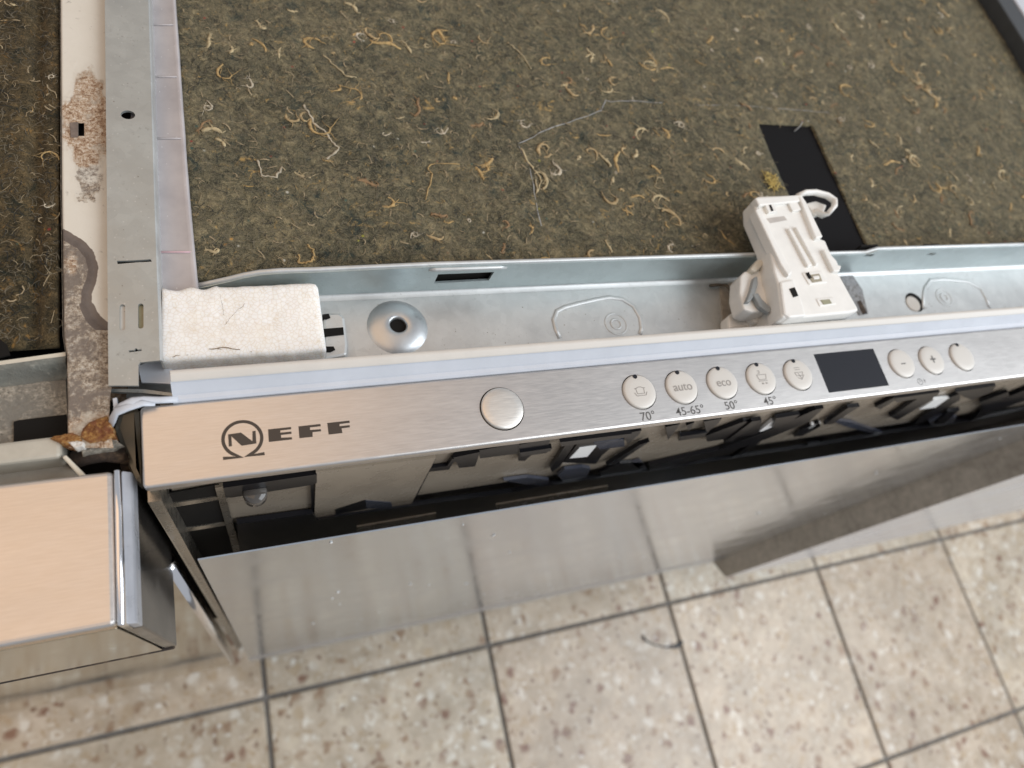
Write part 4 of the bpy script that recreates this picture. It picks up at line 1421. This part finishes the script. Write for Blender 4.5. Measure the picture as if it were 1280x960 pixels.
# corroded front rail of the neighbour
rail2 = obj('front_rail', slab([(-160, 498), (82, 470), (86, 560), (-160, 590)], -0.012, 0.002), CRUST, nb)
bm = prism([pz(u, v, -0.006) for u, v in ((-160, 473), (82, 440), (82, 445), (-160, 478))], (0, 0, -0.001))
obj('rail_lip', bm, CREAM, rail2)
a0, a1, b0, b1 = pz(-160, 478, -0.006), pz(83, 445, -0.006), pz(-160, 503, -0.0118), pz(83, 474, -0.0118)
bm = bmesh.new()
for k in range(0, 16):
    pass
rows = []
for k in range(25):
    s = k / 24
    t0, t1 = a0.lerp(a1, s), b0.lerp(b1, s)
    r_ = []
    for q in range(7):
        p = t0.lerp(t1, q / 6)
        p.z += 0.0010 * math.sin(q / 6 * math.pi * 2) + noise.noise(p * 150) * 0.0006
        r_.append(bm.verts.new(p))
    rows.append(r_)
for k in range(24):
    for q in range(6):
        bm.faces.new((rows[k][q], rows[k][q + 1], rows[k + 1][q + 1], rows[k + 1][q]))
obj('rail_wall', bm, GREENZINC, rail2, True)
obj('rail_hole', slab([(17, 527), (24, 525), (83, 518), (84, 548), (17, 554)], -0.0112, 0.0005), HOLE, rail2)
obj('mat_gap', slab([(-160, 446), (0, 424), (8, 430), (12, 443), (0, 446), (-160, 470)], -0.0045, 0.001), HOLE, rail2)
# pale cross piece and the bracket behind the panel
obj('cross_piece', slab([(-160, 571), (0, 553), (72, 544), (76, 548), (76, 571), (-160, 600)], -0.004, 0.012, 0.0012), make('grey_cream', (0.46, 0.43, 0.36), 0.42, var=0.12), nb)
obj('cross_piece', slab([(-160, 600), (0, 581), (76, 571), (100, 592), (86, 610), (-160, 640)], -0.014, 0.004, 0.001), make('shaded_cream', (0.30, 0.285, 0.25), 0.5, var=0.15), nb)  # lower part of the cross piece, its shade painted as a darker copy
obj('bracket', slab([(77, 571), (82, 568), (110, 596), (103, 600)], -0.004, 0.003, 0.0005), CREAM, nb)
bm = tube([pz(u, v, z) for u, v, z in ((92, 575, -0.012), (112, 569, -0.010), (132, 566, -0.010), (150, 568, -0.012), (163, 580, -0.018), (168, 600, -0.03))], 0.0032, 10, 0.6)
obj('hinge_arm', bm, DARKRUST, nb, True)
obj('inside', box(-0.30, -0.0375, 0.0820, 0.125, 0.30, ZF - 0.026), HOLE, nb)
obj('cabinet', box(-0.30, -0.0375, 0.126, 0.6, 0.05, ZF - 0.020), HOLE, nb)
# brushed panel box
QX, QY0, QY1 = -0.0372, 0.0312, 0.0795
cap = 0.0050
obj('control_panel', box(-0.30, QX - cap, QY0, QY1, ZF - 0.1035, ZF, 0.0016, 3), STEEL, nb)
obj('lower_face', box(-0.30, QX - cap - 0.0005, QY0 - 0.0006, QY0 + 0.002, ZF - 0.1010, ZF - 0.0035, 0.0003), MIRROR, nb)
obj('bottom_strip', box(-0.30, QX - 0.0012, QY0 - 0.0008, QY0 + 0.01, ZF - 0.1068, ZF - 0.1037, 0.0005), DARKRUST, nb)
cz = ((QX - cap + 0.0001, -0.0002), (QX - cap + 0.0006, 0.0001), (QX - cap + 0.0013, 0.0002), (QX - cap + 0.0019, -0.0001), (QX - cap + 0.0023, -0.0007), (QX - cap + 0.0025, -0.0016), (QX - cap + 0.0025, -0.0135), (QX - cap + 0.0001, -0.0135))
bm = prism([(x, QY0 - 0.0002, ZF + z) for x, z in cz], (0, QY1 - QY0 + 0.0003, 0), 0.0003, 1)
obj('chrome_corner', bm, CHROME, nb, True)
cz = ((QX - cap + 0.0024, -0.0014), (QX - 0.0010, -0.0030), (QX - 0.0004, -0.0036), (QX, -0.0050), (QX, -0.0135), (QX - cap + 0.0024, -0.0135))
bm = prism([(x, QY0, ZF + z) for x, z in cz], (0, QY1 - QY0, 0), 0.0004, 2)
obj('corner_trim', bm, make('grey_trim', (0.40, 0.41, 0.44), 0.3, 0.2, var=0.1), nb)
obj('end_cap', box(QX - cap + 0.0001, QX - 0.0002, QY0 - 0.0001, QY1, ZF - 0.1035, ZF - 0.0137, 0.0006), DARKSIDE, nb)

prof = [(sheet_y(ZF - 0.09) + 0.012, ZF - 0.09), (sheet_y(ZF - 0.09), ZF - 0.0902), (sheet_y(SZB + 0.002) + 0.0005, SZB + 0.002), (sheet_y(SZB) + 0.002, SZB), (sheet_y(SZB) + 0.02, SZB)]
bm, rows = sweep(prof, -0.62, -0.0385, 2)
bm.faces.new(rows[-1])
bmesh.ops.recalc_face_normals(bm, faces=bm.faces)
obj('door_sheet', bm, MIRROR, nb)
bm = bmesh.new()
add_tube(bm, [(-0.0388, sheet_y(ZF - 0.1) + 0.0032, ZF - 0.10), (-0.0388, sheet_y(SZB) + 0.0032, SZB + 0.001)], 0.0032, 16)
obj('door_edge', bm, CHROME, nb, True)

# ------------------------------------------------------------------ pale panel right of the door
pp = prism([(0.5675, 0.0412, ZF - 0.02), (0.5675, 0.0212, zb), (1.30, 0.0212, zb), (1.30, 0.0412, ZF - 0.02)], (0, 0.016, 0), 0.001)
cp = obj('cabinet_panel', pp, PALEPANEL)
cp['label'] = 'pale grey cabinet panel hanging above the floor tiles beside the steel door'
cp['category'] = 'panel'

# ------------------------------------------------------------------ small curled scrap on the tiles
sc_pts = [pz(u, v, -ZF + 0.0014) for u, v in ((803, 795), (808, 801), (818, 806), (832, 809), (846, 808), (853, 802))]
scrap = obj('scrap', tube(sc_pts, [0.0022, 0.0014, 0.0010, 0.0012, 0.0034, 0.0026], 7, 0.6), DARKRAIL, None, True)
scrap['label'] = 'small dark curled scrap lying across a joint of the floor tiles'
scrap['category'] = 'scrap'
